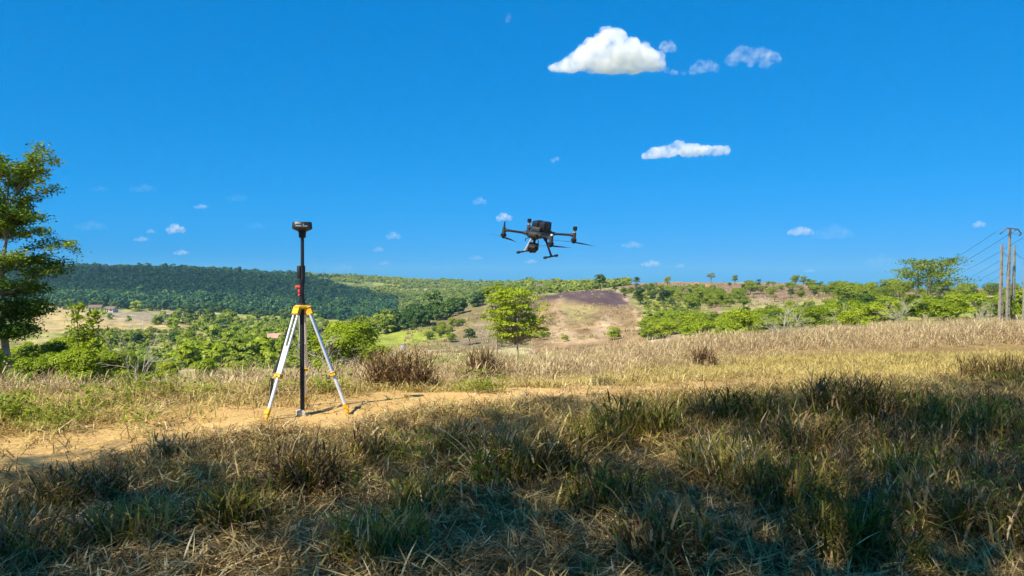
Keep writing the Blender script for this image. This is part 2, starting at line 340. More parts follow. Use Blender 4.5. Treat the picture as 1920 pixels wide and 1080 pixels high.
    mix((0.07, 0.10, 0.03), D(780, 1700) * (px < 700) * .9)
    mix((0.20, 0.23, 0.06), D(800, 1800) * (px >= 560) * (px < 1000) * .6)
    # bare red ridge on the right
    reg((0.23, 0.15, 0.09), [(1150, 528), (1290, 527), (1560, 528), (1700, 536), (1920, 540), (1920, 560), (1400, 565), (1250, 560), (1160, 540)], 330, 640, 3)
    reg((0.44, 0.19, 0.09), [(1280, 528), (1330, 528), (1325, 545), (1305, 552)], 330, 640, 2)
    reg((0.31, 0.22, 0.13), [(1300, 548), (1320, 548), (1365, 585), (1340, 588)], 200, 480, 2)
    reg((0.33, 0.25, 0.15), [(1390, 558), (1460, 558), (1460, 570), (1390, 572)], 200, 460, 3)
    reg((0.42, 0.31, 0.19), [(1215, 640), (1240, 605), (1285, 603), (1290, 625), (1240, 655)], 120, 260, 4, 0.9)
    # the sunlit hill far behind
    reg((0.34, 0.28, 0.12), [(700, 520), (920, 522), (920, 560), (760, 545)], 800, 1700, 8, 0.8)
    C *= (0.82 + 0.36 * fbm(x * 0.4, y * 0.4, 0, 3, 41))[:, None]
    C *= (1 + far * (1.1 * (fbm(x * 0.13, y * 0.13, 0, 4, 43) - .5) + .5 * (fbm(x * .5, y * .5, 0, 2, 44) - .5)))[:, None]
    me = np_mesh('ground', V, [Q, tri[:, ::-1]], True, {'soil': ('POINT', 'FLOAT_COLOR', np.column_stack([C, np.ones(len(C))]))})
    m, N, L = new_mat('soil_and_sward')
    out = N.new('ShaderNodeOutputMaterial'); b = N.new('ShaderNodeBsdfPrincipled'); L.new(b.outputs[0], out.inputs[0])
    b.inputs['Roughness'].default_value = 1.0; b.inputs['Specular IOR Level'].default_value = 0.1
    at = N.new('ShaderNodeAttribute'); at.attribute_name = 'soil'; g = N.new('ShaderNodeNewGeometry')
    acc = at.outputs['Color']
    for sc, lo, hi in ((28.0, 0.72, 1.22), (3.1, 0.80, 1.2), (0.22, 0.80, 1.2)):
        nn = N.new('ShaderNodeTexNoise'); nn.inputs['Scale'].default_value = sc; nn.inputs['Detail'].default_value = 6; nn.inputs['Roughness'].default_value = 0.65
        L.new(g.outputs['Position'], nn.inputs['Vector'])
        mr = N.new('ShaderNodeMapRange'); mr.inputs[1].default_value = 0.3; mr.inputs[2].default_value = 0.7; mr.inputs[3].default_value = lo; mr.inputs[4].default_value = hi
        L.new(nn.outputs[0], mr.inputs[0])
        vm = N.new('ShaderNodeVectorMath'); vm.operation = 'SCALE'; L.new(acc, vm.inputs[0]); L.new(mr.outputs[0], vm.inputs['Scale']); acc = vm.outputs[0]
        if sc == 28.0:
            bp = N.new('ShaderNodeBump'); bp.inputs['Strength'].default_value = 0.7; bp.inputs['Distance'].default_value = 0.03
            L.new(nn.outputs[0], bp.inputs['Height']); L.new(bp.outputs[0], b.inputs['Normal'])
    L.new(acc, b.inputs['Base Color'])
    o = link('ground', me, None, m)
    tag(o, 'dry sandy hilltop ground falling away to a green valley and hills', 'ground', kind='structure')
build_ground()

off = lambda gx, gy, z_: (gx + sv.x / sv.z * z_, gy + sv.y / sv.z * z_)
# ------------------------------------------------------------------ clouds
def cloud_mat(name, dens, wisp):
    m, N, L = new_mat(name); out = N.new('ShaderNodeOutputMaterial'); v = N.new('ShaderNodeVolumePrincipled')
    v.inputs['Color'].default_value = (1, 1, 1, 1); v.inputs['Density'].default_value = dens; v.inputs['Anisotropy'].default_value = 0.0
    L.new(v.outputs[0], out.inputs['Volume'])
    if wisp:
        wisp, lo_, hi_ = wisp
        tc = N.new('ShaderNodeTexCoord'); nz = N.new('ShaderNodeTexNoise'); nz.inputs['Scale'].default_value = wisp; nz.inputs['Detail'].default_value = 4; nz.inputs['Roughness'].default_value = .6
        L.new(tc.outputs['Object'], nz.inputs['Vector']); mr = N.new('ShaderNodeMapRange'); mr.inputs[1].default_value = .42; mr.inputs[2].default_value = .68; mr.inputs[3].default_value = 0; mr.inputs[4].default_value = dens * 2.6
        mr.inputs[1].default_value = lo_; mr.inputs[2].default_value = hi_; L.new(nz.outputs[0], mr.inputs[0]); L.new(mr.outputs[0], v.inputs['Density'])
    return m
def cloud(name, px, py, w_px, h_px, Y, lob, dens, label, seed=0, amp=.12, vox=.03, wisp=(3.0, .40, .82), base=None):
    """lob: list of (u, v, r) in units of half width: u along, v up"""
    r = np.random.default_rng(seed); k = Y / F; W = w_px * k / 2
    bm = bmesh.new(); L_ = []
    for i, (u, v, q) in enumerate(lob):
        L_.append((u, v, q))
        if i and abs(lob[i - 1][0] - u) < .5: u2, v2, q2 = lob[i - 1]; L_.append(((u + u2) / 2, (v + v2) / 2, (q + q2) / 2))
    for (u, v, q) in L_:
        c0 = np.array([u, r.normal(0, .15 * q), v]); bmesh.ops.create_icosphere(bm, subdivisions=2, radius=q, matrix=Matrix.Translation(c0))
        for _ in range(9):
            d = r.normal(0, 1, 3); d /= np.linalg.norm(d); d[2] = abs(d[2]) * .8 - .1; bmesh.ops.create_icosphere(bm, subdivisions=2, radius=q * r.uniform(.22, .48), matrix=Matrix.Translation(c0 + d * q * r.uniform(.75, 1.0)))
    me = bpy.data.meshes.new('tmp'); bm.to_mesh(me); bm.free(); o = bpy.data.objects.new('tmp', me); col.objects.link(o)
    md = o.modifiers.new('r', 'REMESH'); md.mode = 'VOXEL'; md.voxel_size = vox
    dg = bpy.context.evaluated_depsgraph_get(); ev = bpy.data.meshes.new_from_object(o.evaluated_get(dg)); bpy.data.objects.remove(o)
    n = len(ev.vertices); V = np.empty(n * 3); ev.vertices.foreach_get('co', V); V = V.reshape(-1, 3); NN = np.empty(n * 3); ev.vertices.foreach_get('normal', NN); NN = NN.reshape(-1, 3)
    f = fbm(V[:, 0] * 6 + seed, V[:, 1] * 6, V[:, 2] * 6, 5, 80 + seed) - .5; g = np.abs(fbm(V[:, 0] * 14 + seed, V[:, 1] * 14, V[:, 2] * 14, 3, 90 + seed) - .5)
    V = V + NN * (f * amp + .25 * amp - g * amp * .8)[:, None]
    if base is not None: V[:, 2] = np.where(V[:, 2] < base, base + (V[:, 2] - base) * .35, V[:, 2])
    V *= W
    ev.vertices.foreach_set('co', V.astype(np.float32).ravel()); ev.update()
    o = link(name, ev, None, cloud_mat(name + '_vapour', dens, ((wisp[0] / W, wisp[1], wisp[2]) if wisp else None))); o.location = (wx(px, Y), Y, ZC + (YH - py) / F * Y)
    ev.polygons.foreach_set('use_smooth', np.full(len(ev.polygons), True))
    return tag(o, label, 'cloud')
cloud('cumulus_cloud', 1148, 118, 240, 95, 3000, [(-.92, -.10, .07), (-.75, -.08, .11), (-.55, -.02, .15), (-.35, .08, .20), (-.15, .18, .25), (.02, .26, .24), (-.05, .02, .24), (.22, .12, .25), (.42, .06, .22), (.58, .02, .18), (.3, -.08, .17), (0, -.1, .16), (-.3, -.12, .12), (.7, -.04, .10), (-.05, .40, .13)], .014, 'large white heaped cloud high right of the centre', 1, .10, .016, (5.0, .34, .66), -.13)
cloud('cloud_wisp', 1252, 90, 44, 26, 3000, [(-.3, 0, .5), (.35, -.15, .35), (.1, .25, .35)], .010, 'small wisp at the right shoulder of the large cloud', 2, .2, .08)
cloud('cloud_wisp', 1258, 137, 36, 14, 3000, [(-.5, .2, .3), (.1, 0, .3), (.6, -.05, .2)], .008, 'faint shred under the right end of the large cloud', 12, .2, .08)
cloud('cloud_wisp', 1322, 128, 66, 24, 3000, [(-.7, -.15, .25), (-.3, .05, .35), (.15, .1, .3), (.6, -.05, .2)], .0055, 'faint ragged wisp right of the large cloud, lower one', 3, .2, .06)
cloud('cloud_wisp', 1412, 110, 100, 40, 3000, [(-.8, -.1, .22), (-.5, .12, .28), (-.1, .12, .24), (.3, .12, .24), (.7, .02, .2), (.4, -.22, .2), (-.1, -.22, .14), (.88, -.1, .12)], .0055, 'ragged broken wisp farthest right of the large cloud', 4, .2, .05)
cloud('cloud_wisp', 1290, 138, 60, 14, 3000, [(-.8, 0, .12), (-.3, .03, .15), (.3, 0, .14), (.8, .05, .1)], .0045, 'thin faint thread joining the large cloud and the lower wisp', 13, .2, .06)
cloud('cloud_wisp', 1450, 112, 40, 26, 3000, [(-.5, .3, .2), (0, .1, .25), (.5, -.1, .25)], .004, 'faint fringe at the far end of the broken wisp', 14, .2, .06)
cloud('flat_cloud', 1285, 285, 175, 36, 4200, [(-.85, -.12, .10), (-.65, -.06, .13), (-.4, .0, .14), (-.15, .08, .15), (.1, .02, .15), (.35, .03, .12), (.6, .03, .10), (.85, .04, .08)], .014, 'long flat white cloud below the large one', 5, .10, .016, (4.0, .36, .74), -.12)
cloud('cloud_wisp', 1040, 300, 24, 14, 4200, [(-.3, -.1, .4), (.3, .15, .4)], .008, 'small cloud puff left of the long flat cloud', 6, .2, .08)
cloud('cloud_wisp', 952, 36, 26, 28, 3000, [(0, -.3, .4), (.2, .4, .35)], .005, 'faint puff near the top edge above the drone', 7, .2, .08)
for k, (px, py, w, h, dn, lb) in enumerate(((945, 408, 38, 14, .012, 'small low cloud just left above the drone'), (1500, 435, 56, 12, .009, 'small flat cloud over the bare ridge at right'), (1835, 421, 30, 14, .008, 'small puff left of the power pole crossarm'), (330, 430, 42, 16, .011, 'brightest of the low clouds left of the base station'),
       (377, 388, 30, 9, .008, 'highest small low cloud left of the base station'), (283, 434, 20, 8, .008, 'tiny cloud left of the brightest low cloud'), (265, 449, 32, 9, .007, 'flat low cloud below the tiny one at left'), (340, 474, 34, 8, .008, 'flat low cloud just above the dark forested hill'), (738, 443, 34, 16, .005, 'faint puff midway between base station and drone'),
       (710, 468, 24, 9, .006, 'faint small cloud below the midway puff'), (720, 494, 26, 8, .005, 'faint cloud just above the pale hill'), (995, 491, 28, 9, .010, 'small white cloud under the drone'), (1220, 495, 42, 10, .009, 'small flat cloud above the burnt hill'), (1185, 460, 44, 8, .004, 'faint streak right of the drone'), (900, 378, 34, 22, .004, 'faint greyish puff up left of the drone'), (1517, 508, 24, 6, .006, 'tiny cloud just over the ridge trees'), (893, 484, 30, 8, .004, 'faint low streak left under the drone'), (268, 354, 56, 9, .0008, 'dim thin streak high above the dark hill, right one'), (187, 355, 36, 7, .0008, 'dim thin streak high above the dark hill, left one'), (170, 425, 66, 8, .0008, 'dim long streak left of the low clouds'), (445, 372, 48, 7, .0008, 'dim short streak left above the base station'), (1560, 438, 90, 8, .0008, 'dim streak right of the flat cloud over the ridge'), (1650, 490, 70, 8, .0008, 'dim streak low above the bushes left of the sparse tree'), (480, 424, 44, 7, .0008, 'dim streak close left of the receiver'), (640, 505, 60, 7, .0008, 'dim streak touching the pale hill right of the mast'), (1275, 499, 22, 8, .005, 'faint tiny cloud right of the flat one above the burnt hill'))):
    cloud('low_cloud', px, py, w, h, 24000, [(-.7, -.06, .16), (-.3, .0, .24), (.1, .08, .28), (.45, .02, .22), (.8, -.03, .14)] if h / w < .35 else [(-.5, -.1, .3), (0, .1, .42), (.5, -.05, .3)], dn * .24, lb, 20 + k, .2, .06, (3.0, .36, .75))
def shade_cloud(tx, ty, rx, ry, z_, label, seed):
    """cloud above the picture whose shadow lies on the left hill"""
    a, b = off(tx, ty, z_); o = cloud('overhead_cloud', 960, YH, 2 * rx * F / 1000, 100, 1000, [(-.7, 0, .22), (-.35, .05, .34), (0, .05, .38), (.4, 0, .34), (.75, 0, .2)], .006, label, seed, .15, .06, False)
    o.location = (a, b, z_); o.scale = (1, ry / rx / .5, .45); return o
shade_cloud(-560, 1060, 420, 260, 900, 'cloud out of the picture that shades the forested hill at left', 50)
shade_cloud(-235, 860, 120, 60, 900, 'smaller cloud out of the picture that shades the wood behind the tripod', 51)

# ------------------------------------------------------------------ grass blades and scatter
def blades(n, h, hj, spread, lean, width, seg=3, droop=0.4, flat=False, r=None, rr=None, z0=0.0):
    """vectorised curved blades; returns V, quads, rnd per face"""
    r = r or rng
    az = r.uniform(0, 2 * math.pi, n); rad = spread * np.sqrt(r.uniform(0, 1, n)); a2 = r.uniform(0, 2 * math.pi, n)
    bx, by = rad * np.cos(a2), rad * np.sin(a2)
    hh = h * (1 + hj * r.uniform(-1, 1, n)); ln = lean * r.uniform(0.15, 1.0, n); dr = droop * r.uniform(0.2, 1.6, n)
    w = width * r.uniform(0.6, 1.3, n)
    t = np.linspace(0, 1, seg + 1)
    ang = ln[:, None] + dr[:, None] * t[None, :] ** 1.5                  # angle from the vertical along the blade
    if flat: ang = np.full((n, seg + 1), 1.45) + r.uniform(-0.25, 0.12, (n, 1)) + (t[None, :] - .5) * r.uniform(-.5, .5, (n, 1))
    ds = hh[:, None] / seg
    ax = np.cumsum(np.concatenate([np.zeros((n, 1)), np.sin(ang[:, :-1]) * ds], 1), 1)
    az_ = np.cumsum(np.concatenate([np.zeros((n, 1)), np.cos(ang[:, :-1]) * ds], 1), 1)
    zz = az_ + (r.uniform(0.0, 0.05, (n, 1)) if flat else 0) - (0 if flat else 0.02)
    wob = r.uniform(-1, 1, (n, 1)) * t[None, :] ** 2 * hh[:, None] * 0.18
    dx, dy = np.cos(az)[:, None], np.sin(az)[:, None]
    cx = bx[:, None] + ax * dx - wob * dy; cyy = by[:, None] + ax * dy + wob * dx
    ww = w[:, None] * (np.array([0.8, 1.0, 0.8, 0.06]) if seg == 3 else np.interp(t, [0, .4, 1], [0.8, 1, 0.06]))[None, :] * 0.5
    tw = az[:, None] + r.uniform(-1.2, 1.2, (n, 1)) * t[None, :]
    lx, ly = -np.sin(tw) * ww, np.cos(tw) * ww
    A = np.stack([cx - lx, cyy - ly, zz], -1); B = np.stack([cx + lx, cyy + ly, zz], -1)
    if z0: zo = r.uniform(.15, 1, (n, 1, 1)) * z0; A[..., 2:] += zo; B[..., 2:] += zo
    V = np.stack([A, B], 2).reshape(-1, 3)
    base = (np.arange(n) * (seg + 1) * 2)[:, None] + (np.arange(seg) * 2)[None, :]
    Q = np.stack([base, base + 1, base + 3, base + 2], -1).reshape(-1, 4)
    rd = np.repeat(r.uniform(0, 1, n) if rr is None else r.uniform(rr[0], rr[1], n), seg)
    return V, Q, rd
def merge(parts):
    V, Q, rd, mi, o = [], [], [], [], 0
    for k, p in enumerate(parts):
        v, q, rnd_ = p[:3]
        V.append(v); Q.append(q + o); rd.append(rnd_); mi.append(np.full(len(q), p[3] if len(p) > 3 else 0)); o += len(v)
    return np.vstack(V), np.vstack(Q), np.concatenate(rd), np.concatenate(mi)
def tuft_mesh(name, parts):
    V, Q, rd, mi = merge(parts)
    return np_mesh(name, V, Q, False, {'rnd': ('FACE', 'FLOAT', rd)}, mi)
def proto_coll(name, meshes):
    c = bpy.data.collections.new(name)
    for k, (me, mats) in enumerate(meshes):
        for mm in mats: me.materials.append(mm)
        o = bpy.data.objects.new('%s_%02d' % (name, k), me); c.objects.link(o)
    return c
def scatter(name, P, rot, scl, coll, label, cat, group=None):
    me = bpy.data.meshes.new(name); n = len(P)
    me.vertices.add(n); me.vertices.foreach_set('co', np.asarray(P, np.float32).ravel())
    a = me.attributes.new('rot', 'FLOAT_VECTOR', 'POINT'); a.data.foreach_set('vector', np.asarray(rot, np.float32).ravel())
    a = me.attributes.new('scl', 'FLOAT_VECTOR', 'POINT'); a.data.foreach_set('vector', np.asarray(scl, np.float32).ravel())
    a = me.attributes.new('pick', 'INT', 'POINT'); a.data.foreach_set('value', rng.integers(0, len(coll.objects), n).astype(np.int32))
    o = link(name, me)
    ng = bpy.data.node_groups.new(name + '_nodes', 'GeometryNodeTree')
    ng.interface.new_socket('Geometry', in_out='INPUT', socket_type='NodeSocketGeometry')
    ng.interface.new_socket('Geometry', in_out='OUTPUT', socket_type='NodeSocketGeometry')
    N, L = ng.nodes, ng.links
    gi, go = N.new('NodeGroupInput'), N.new('NodeGroupOutput')
    ip = N.new('GeometryNodeInstanceOnPoints'); ci = N.new('GeometryNodeCollectionInfo'); ci.inputs['Collection'].default_value = coll
    ci.inputs['Separate Children'].default_value = True; ci.inputs['Reset Children'].default_value = True
    ip.inputs['Pick Instance'].default_value = True
    def att(nm, ty):
        q = N.new('GeometryNodeInputNamedAttribute'); q.data_type = ty; q.inputs['Name'].default_value = nm; return q.outputs['Attribute']
    L.new(gi.outputs[0], ip.inputs['Points']); L.new(ci.outputs[0], ip.inputs['Instance'])
    L.new(att('rot', 'FLOAT_VECTOR'), ip.inputs['Rotation']); L.new(att('scl', 'FLOAT_VECTOR'), ip.inputs['Scale']); L.new(att('pick', 'INT'), ip.inputs['Instance Index'])
    L.new(ip.outputs[0], go.inputs[0])
    md = o.modifiers.new('scatter', 'NODES'); md.node_group = ng
    tag(o, label, cat, group, 'stuff'); return o
def pts_in_view(n, y0, y1, px0=-220, px1=2140, pw=1.0):
    """random ground points, even per area (pw=1) or thinning with distance"""
    u = rng.uniform(0, 1, n); e = pw + 1.0
    Y = (y0 ** e + u * (y1 ** e - y0 ** e)) ** (1 / e); px = rng.uniform(px0, px1, n)
    return wx(px, Y), Y, px
def rots(n, tilt=0.12): return np.column_stack([rng.normal(0, tilt, n), rng.normal(0, tilt, n), rng.uniform(0, 6.283, n)])
def scls(s, zj=0.25):
    return np.column_stack([s, s, s * rng.uniform(1 - zj, 1 + zj, len(s))])

c_dry = proto_coll('proto_dry_tall', [(tuft_mesh('dry_tall', [blades(9, .50, .45, .14, .75, .010, 3, 1.2), blades(24, .15, .5, .19, 1.5, .015, 3, 1.5, z0=.36), blades(8, .22, .5, .20, 1.1, .015, 3, 1.2)]), [M['dry']]) for k in range(6)])
c_yel = proto_coll('proto_yellow_short', [(tuft_mesh('yellow_short', [blades(20, .11, .5, .18, .9, .010, 3, 0.8), blades(10, .15, .4, .18, 0, .010, 3, 0, True)]), [M['yellow_grass']]) for k in range(5)])
c_grn = proto_coll('proto_green_tuft', [(tuft_mesh('green_tuft', [blades(20, .27, .55, .11, .65, .013, 3, 1.4), blades(10, .24, .5, .13, 1.0, .013, 3, 1.5) + (1,)]), [M['green_grass'], M['straw']]) for k in range(6)])
c_sgr = proto_coll('proto_short_green', [(tuft_mesh('short_green', [blades(20, .13, .5, .16, .8, .009, 3, 0.9), blades(10, .13, .5, .16, 1.0, .010, 3, 0.8) + (1,)]), [M['green_grass'], M['straw']]) for k in range(5)])
c_mix = proto_coll('proto_mixed_tuft', [(tuft_mesh('mixed_tuft', [blades(16, .28, .5, .12, .9, .014, 3, 1.6), blades(8, .24, .5, .12, .7, .013, 3, 1.3) + (1,), blades(2, .46, .3, .10, .35, .0035, 3, .3), blades(8, .06, .4, .08, .8, .012, 3, .5, z0=.40)]), [M['dry_brown'], M['green_grass']]) for k in range(5)])
c_str = proto_coll('proto_straw', [(tuft_mesh('straw_litter', [blades(38, .16, .6, .26, 0, .0085, 3, 0, True), blades(10, .12, .5, .2, 1.2, .009, 3, .6)]), [M['straw']]) for k in range(6)])
def clod_mesh(seed):
    bm = bmesh.new(); bmesh.ops.create_icosphere(bm, subdivisions=1, radius=1.0); r = np.random.default_rng(seed)
    for v in bm.verts: v.co *= r.uniform(.65, 1.2); v.co.z *= .7
    me = bpy.data.meshes.new('clod'); bm.to_mesh(me); bm.free(); return me
M['clod'] = plain('soil_crumb', (0.40, 0.25, 0.11), 1.0, 0, .35, 2.0)
M['pebble'] = plain('grey_pebble', (0.34, 0.29, 0.22), .9, 0, .3, 2.0)
c_clod = proto_coll('proto_clod', [(clod_mesh(k), [M['clod'] if k < 4 else M['pebble']]) for k in range(5)])
def leaf_quads(c, nrm, size, asp=0.5, r=None):
    """diamond leaves: centres (n,3), normals (n,3), sizes (n)"""
    r = r or rng; n = len(c)
    nrm = nrm / (np.linalg.norm(nrm, axis=1, keepdims=True) + 1e-9)
    t = np.cross(nrm, r.normal(0, 1, (n, 3))); t /= np.linalg.norm(t, axis=1, keepdims=True) + 1e-9
    b = np.cross(nrm, t); s = size[:, None]
    V = np.stack([c - t * s * .5, c + b * s * asp * .5 - nrm * s * .06, c + t * s * .5 - nrm * s * .12, c - b * s * asp * .5 - nrm * s * .06], 1).reshape(-1, 3)
    Q = np.arange(4 * n).reshape(-1, 4)
    return V, Q
def weed_parts(n, h, w, ls):
    c = np.column_stack([rng.normal(0, w, n), rng.normal(0, w, n), h * rng.uniform(0.15, 1.0, n)])
    nr = rng.normal(0, .5, (n, 3)) + np.array([0, 0, 1.0])
    V, Q = leaf_quads(c, nr, ls * rng.uniform(.6, 1.3, n), .55); return V, Q, rng.uniform(0, 1, n)
c_weed = proto_coll('proto_weed', [(tuft_mesh('weed', [weed_parts(90, .20, .10, .038), blades(8, .2, .3, .06, .4, .005, 3, .2)]), [M['weed']]) for k in range(3)])

def scatter_field():
    # tall dry grass beyond the path, up to and over the brow
    x, y, px = pts_in_view(20500, 7.0, 42, -400, 2300, pw=0.55)
    pd = path_dist(x, y); nz = fbm(x * .45, y * .45, 0, 3, 51); nz2 = fbm(x * .15, y * .15, 0, 3, 52)
    edge = 0.9 + 1.1 * nz + 0.10 * np.maximum(x, 0) + np.where(x > 1, 0.28 * np.minimum(x - 1, 6), 0)
    k = (pd > edge) & (rng.uniform(0, 1, len(x)) < sstep(0, 1.0, pd - edge) * .8 + .2)
    x, y, pd, nz, nz2, edge = [a[k] for a in (x, y, pd, nz, nz2, edge)]
    s = (0.42 + 0.58 * sstep(0, 2.2, pd - edge)) * (0.26 + .85 * sstep(.30, .70, nz * .55 + nz2 * .45 + rng.normal(0, .07, len(x)))) * (1 + .2 * sstep(15, 30, y)) * .90 * (.66 + .34 * sstep(-.65, -.05, x / y))
    tall = scatter('tall_dry_grass', np.column_stack([x, y, H(x, y)]), rots(len(x), .18), scls(s), c_dry, 'pale straw-coloured tall dry grass covering the brow behind the path', 'dry grass')
    # farther rough under the poles, right
    x, y, px = pts_in_view(3500, 36, 105, 1150, 2140, pw=0.6)
    scatter('rough_grass', np.column_stack([x, y, H(x, y)]), rots(len(x), .18), scls(rng.uniform(.8, 1.5, len(x))), c_dry, 'rough dry grass around the foot of the concrete poles', 'dry grass')
    # short yellow-green sward between the path and the tall grass, thin on the path itself
    x, y, px = pts_in_view(14500, 2.6, 17, -600, 2600, pw=0.8)
    pd = path_dist(x, y); nz = fbm(x * .9, y * .9, 0, 3, 55)
    den = np.where(pd > 0, sstep(.55, 1.3, pd + (nz - .5)) * (1 - .75 * sstep(2.6, 4.5, pd - 0.3 * np.maximum(x, 0))), sstep(.6, 1.2, -pd + (nz - .5)) * (1 - .8 * sstep(1.0, 2.2, -pd)))
    den = np.maximum(den, .05 + .50 * sstep(2.0, 6, x) * (np.abs(pd) < 2.5))
    k = rng.uniform(0, 1, len(x)) < den
    x, y = x[k], y[k]
    scatter('short_yellow_grass', np.column_stack([x, y, H(x, y)]), rots(len(x), .12), scls(rng.uniform(.55, 1.25, len(x))), c_yel, 'short yellow-green trodden grass along the sandy path', 'grass')
    # straw litter
    x, y, px = pts_in_view(13000, 2.2, 12, -700, 2700, pw=0.7)
    pd = path_dist(x, y); nz = fbm(x * .8, y * .8, 0, 3, 57)
    k = rng.uniform(0, 1, len(x)) < np.where(pd < -.5, .6 + .6 * (nz - .3), .05 + .10 * (np.abs(pd) > .8))
    x, y = x[k], y[k]
    scatter('straw_litter', np.column_stack([x, y, H(x, y) + .005]), rots(len(x), .08), scls(rng.uniform(.5, 1.1, len(x)), .4), c_str, 'loose dead straw lying over the shaded foreground', 'straw')
    P_, k_ = [], 0
    while k_ < 3200:
        i = rng.integers(0, len(PATH) - 1); t = rng.uniform(); q = PATH[i] * (1 - t) + PATH[i + 1] * t + rng.normal(0, .75, 2); P_.append(q); k_ += 1
    P_ = np.array(P_); P_ = P_[P_[:, 1] > 3.0]
    scatter('soil_clods', np.column_stack([P_, H(P_[:, 0], P_[:, 1]) - .002]), rots(len(P_), 1.0), scls(np.minimum(np.exp(rng.normal(-4.7, .5, len(P_))), .022), .3), c_clod, 'crumbs of dry orange soil and pebbles strewn along the sandy path', 'soil clods')
    # foreground green and mixed tufts
    x, y, px = pts_in_view(12500, 2.2, 10.5, -700, 2700, pw=0.8)
    pd = path_dist(x, y); nz = fbm(x * .75, y * .75, 0, 3, 59); nz2 = fbm(x * .5 + 9, y * .5, 0, 3, 60); rgt = sstep(-1, 3, x)
    fore = sstep(.55, 1.5, -pd - .55 * (1 - rgt) + (nz - .5) * 1.4)
    u = rng.uniform(0, 1, len(x))
    kg = u < fore * sstep(.42 - .08 * rgt, .64, nz) * .85
    km = (~kg) & (u > 1 - fore * sstep(.44 - .06 * rgt, .64, nz2) * .7)
    ks = (~kg) & (~km) & (rng.uniform(0, 1, len(x)) < fore * .42)
    hgt = (.40 + .34 * rgt) * (.55 + .9 * np.clip(np.maximum(nz, nz2) - .25, 0, .6)) * (.6 + .4 * sstep(.6, 1.8, -pd))
    for nm, k, cc, lo, hi, lb, ct in (('green_grass', kg, c_grn, .55, 1.2, 'dark green grass tufts growing through the shaded foreground', 'grass'),
                                  ('mixed_grass', km, c_mix, .55, 1.2, 'half dead brown and green grass tufts in the shaded foreground', 'grass'),
                                  ('short_green_grass', ks, c_sgr, .6, 1.3, 'short green grass under the tufts in the shaded foreground', 'grass')):
        a, b, hh = x[k], y[k], hgt[k]
        scatter(nm, np.column_stack([a, b, H(a, b)]), rots(len(a), .2), scls(hh * rng.uniform(lo, hi, len(a))), cc, lb, ct)
    # weeds: by the left edge of the path and a few elsewhere
    X, Y = [], []
    for (cx_, cy_, sx, sy, n) in ((-4.45, 6.75, .4, .26, 30), (-5.6, 7.0, .5, .4, 14), (-4.9, 8.6, .7, .5, 8), (-.35, 8.75, .22, .1, 9), (-3.8, 8.3, .4, .2, 8), (-2.2, 8.6, .3, .2, 6), (5.8, 7.2, 1.4, 1.2, 14), (.2, 4.6, 1.5, .7, 12)):
        X.append(rng.normal(cx_, sx, n)); Y.append(rng.normal(cy_, sy, n))
    x, y = np.concatenate(X), np.concatenate(Y)
    scatter('leafy_weeds', np.column_stack([x, y, H(x, y)]), rots(len(x), .15), scls(rng.uniform(.6, 1.25, len(x))), c_weed, 'low leafy green weeds dotted along the path edge', 'weeds')
scatter_field()

def hero_tuft(px, py, h, rad, n, mats, label, split=0.0, ymin=2.5, brown=(0, 1)):
    x, y, z = ground_at(px, py, ymin)
    nn = max(1, int(rad / .07))
    parts = [blades(int(n * .65), h * .92, .6, rad * .85, .8, .013, 4, 1.6, rr=brown), blades(n // 2, h * .5, .6, rad * 1.25, 1.2, .014, 3, 1.6, rr=brown), blades(n // 2, h * .36, .5, rad, 1.4, .014, 3, 1.8, rr=brown, z0=h * .75), blades(max(3, n // 40), h * 1.25, .2, rad * .6, .4, .004, 3, .4, rr=brown)]
    if split: parts.append(blades(int(n * split), h * .8, .4, rad * .9, .45, .009, 3, .8) + (1,))
    me = tuft_mesh('grass_tuft', parts)
    o = link('grass_tuft', me, None, mats); o.location = (x, y, z)
    return tag(o, label, 'grass tuft', 'large grass tufts')
db, gg, st = M['dry_brown'], M['green_grass'], M['straw']
hero_tuft(750, 728, .56, .42, 1000, [db, gg], 'broad brown dead grass tuft right of the survey tripod, beyond the path', brown=(.1, 1))
hero_tuft(905, 722, .66, .22, 760, [db, gg], 'dense dark brown grass tuft below the drone, beyond the path', brown=(0, .7))
hero_tuft(1320, 690, .46, .22, 380, [db, gg], 'small brown dead grass tuft in the pale field right of the drone')
hero_tuft(1062, 706, .30, .12, 160, [db, gg], 'tiny dark grass tuft right of the dark brown one beyond the path')
hero_tuft(335, 722, .36, .25, 300, [db, gg], 'brown grass tuft left of the survey tripod on the brow')
hero_tuft(1590, 790, .46, .40, 640, [db, gg], 'tall spiky grass tuft on the shadow edge at right', .6)
hero_tuft(1390, 800, .36, .45, 420, [gg, db], 'wide green grass tuft on the shadow edge below the dead shrub', .3)
hero_tuft(1200, 815, .34, .40, 420, [gg, db], 'dark green grass tuft at the middle of the shadow edge', .3)
hero_tuft(965, 900, .40, .30, 460, [st, gg], 'large tangled straw tuft in the middle of the shaded foreground', .7)
hero_tuft(1040, 890, .34, .22, 300, [st, gg], 'straw tuft just right of the large tangled one', .5)
hero_tuft(575, 915, .34, .24, 380, [db, gg], 'dark brown grass tuft in the shade below the tripod', .5)
hero_tuft(790, 960, .24, .20, 260, [gg, st], 'low green grass tuft left of the tangled straw tuft', .5)
hero_tuft(150, 945, .24, .30, 340, [db, gg], 'dark grass tuft at the far left of the shaded foreground', .9)
hero_tuft(1360, 900, .34, .30, 380, [gg, st], 'green and straw grass tuft below the spiky tuft at right', .8)
hero_tuft(1830, 830, .36, .40, 420, [gg, db], 'green grass tuft near the right edge of the shade', .4)
hero_tuft(1600, 1040, .30, .32, 420, [gg, st], 'dense dark green grass tuft at the bottom right', .3)
hero_tuft(1850, 1010, .30, .26, 260, [st, gg], 'pale straw and green tuft in the bottom right corner', .8)
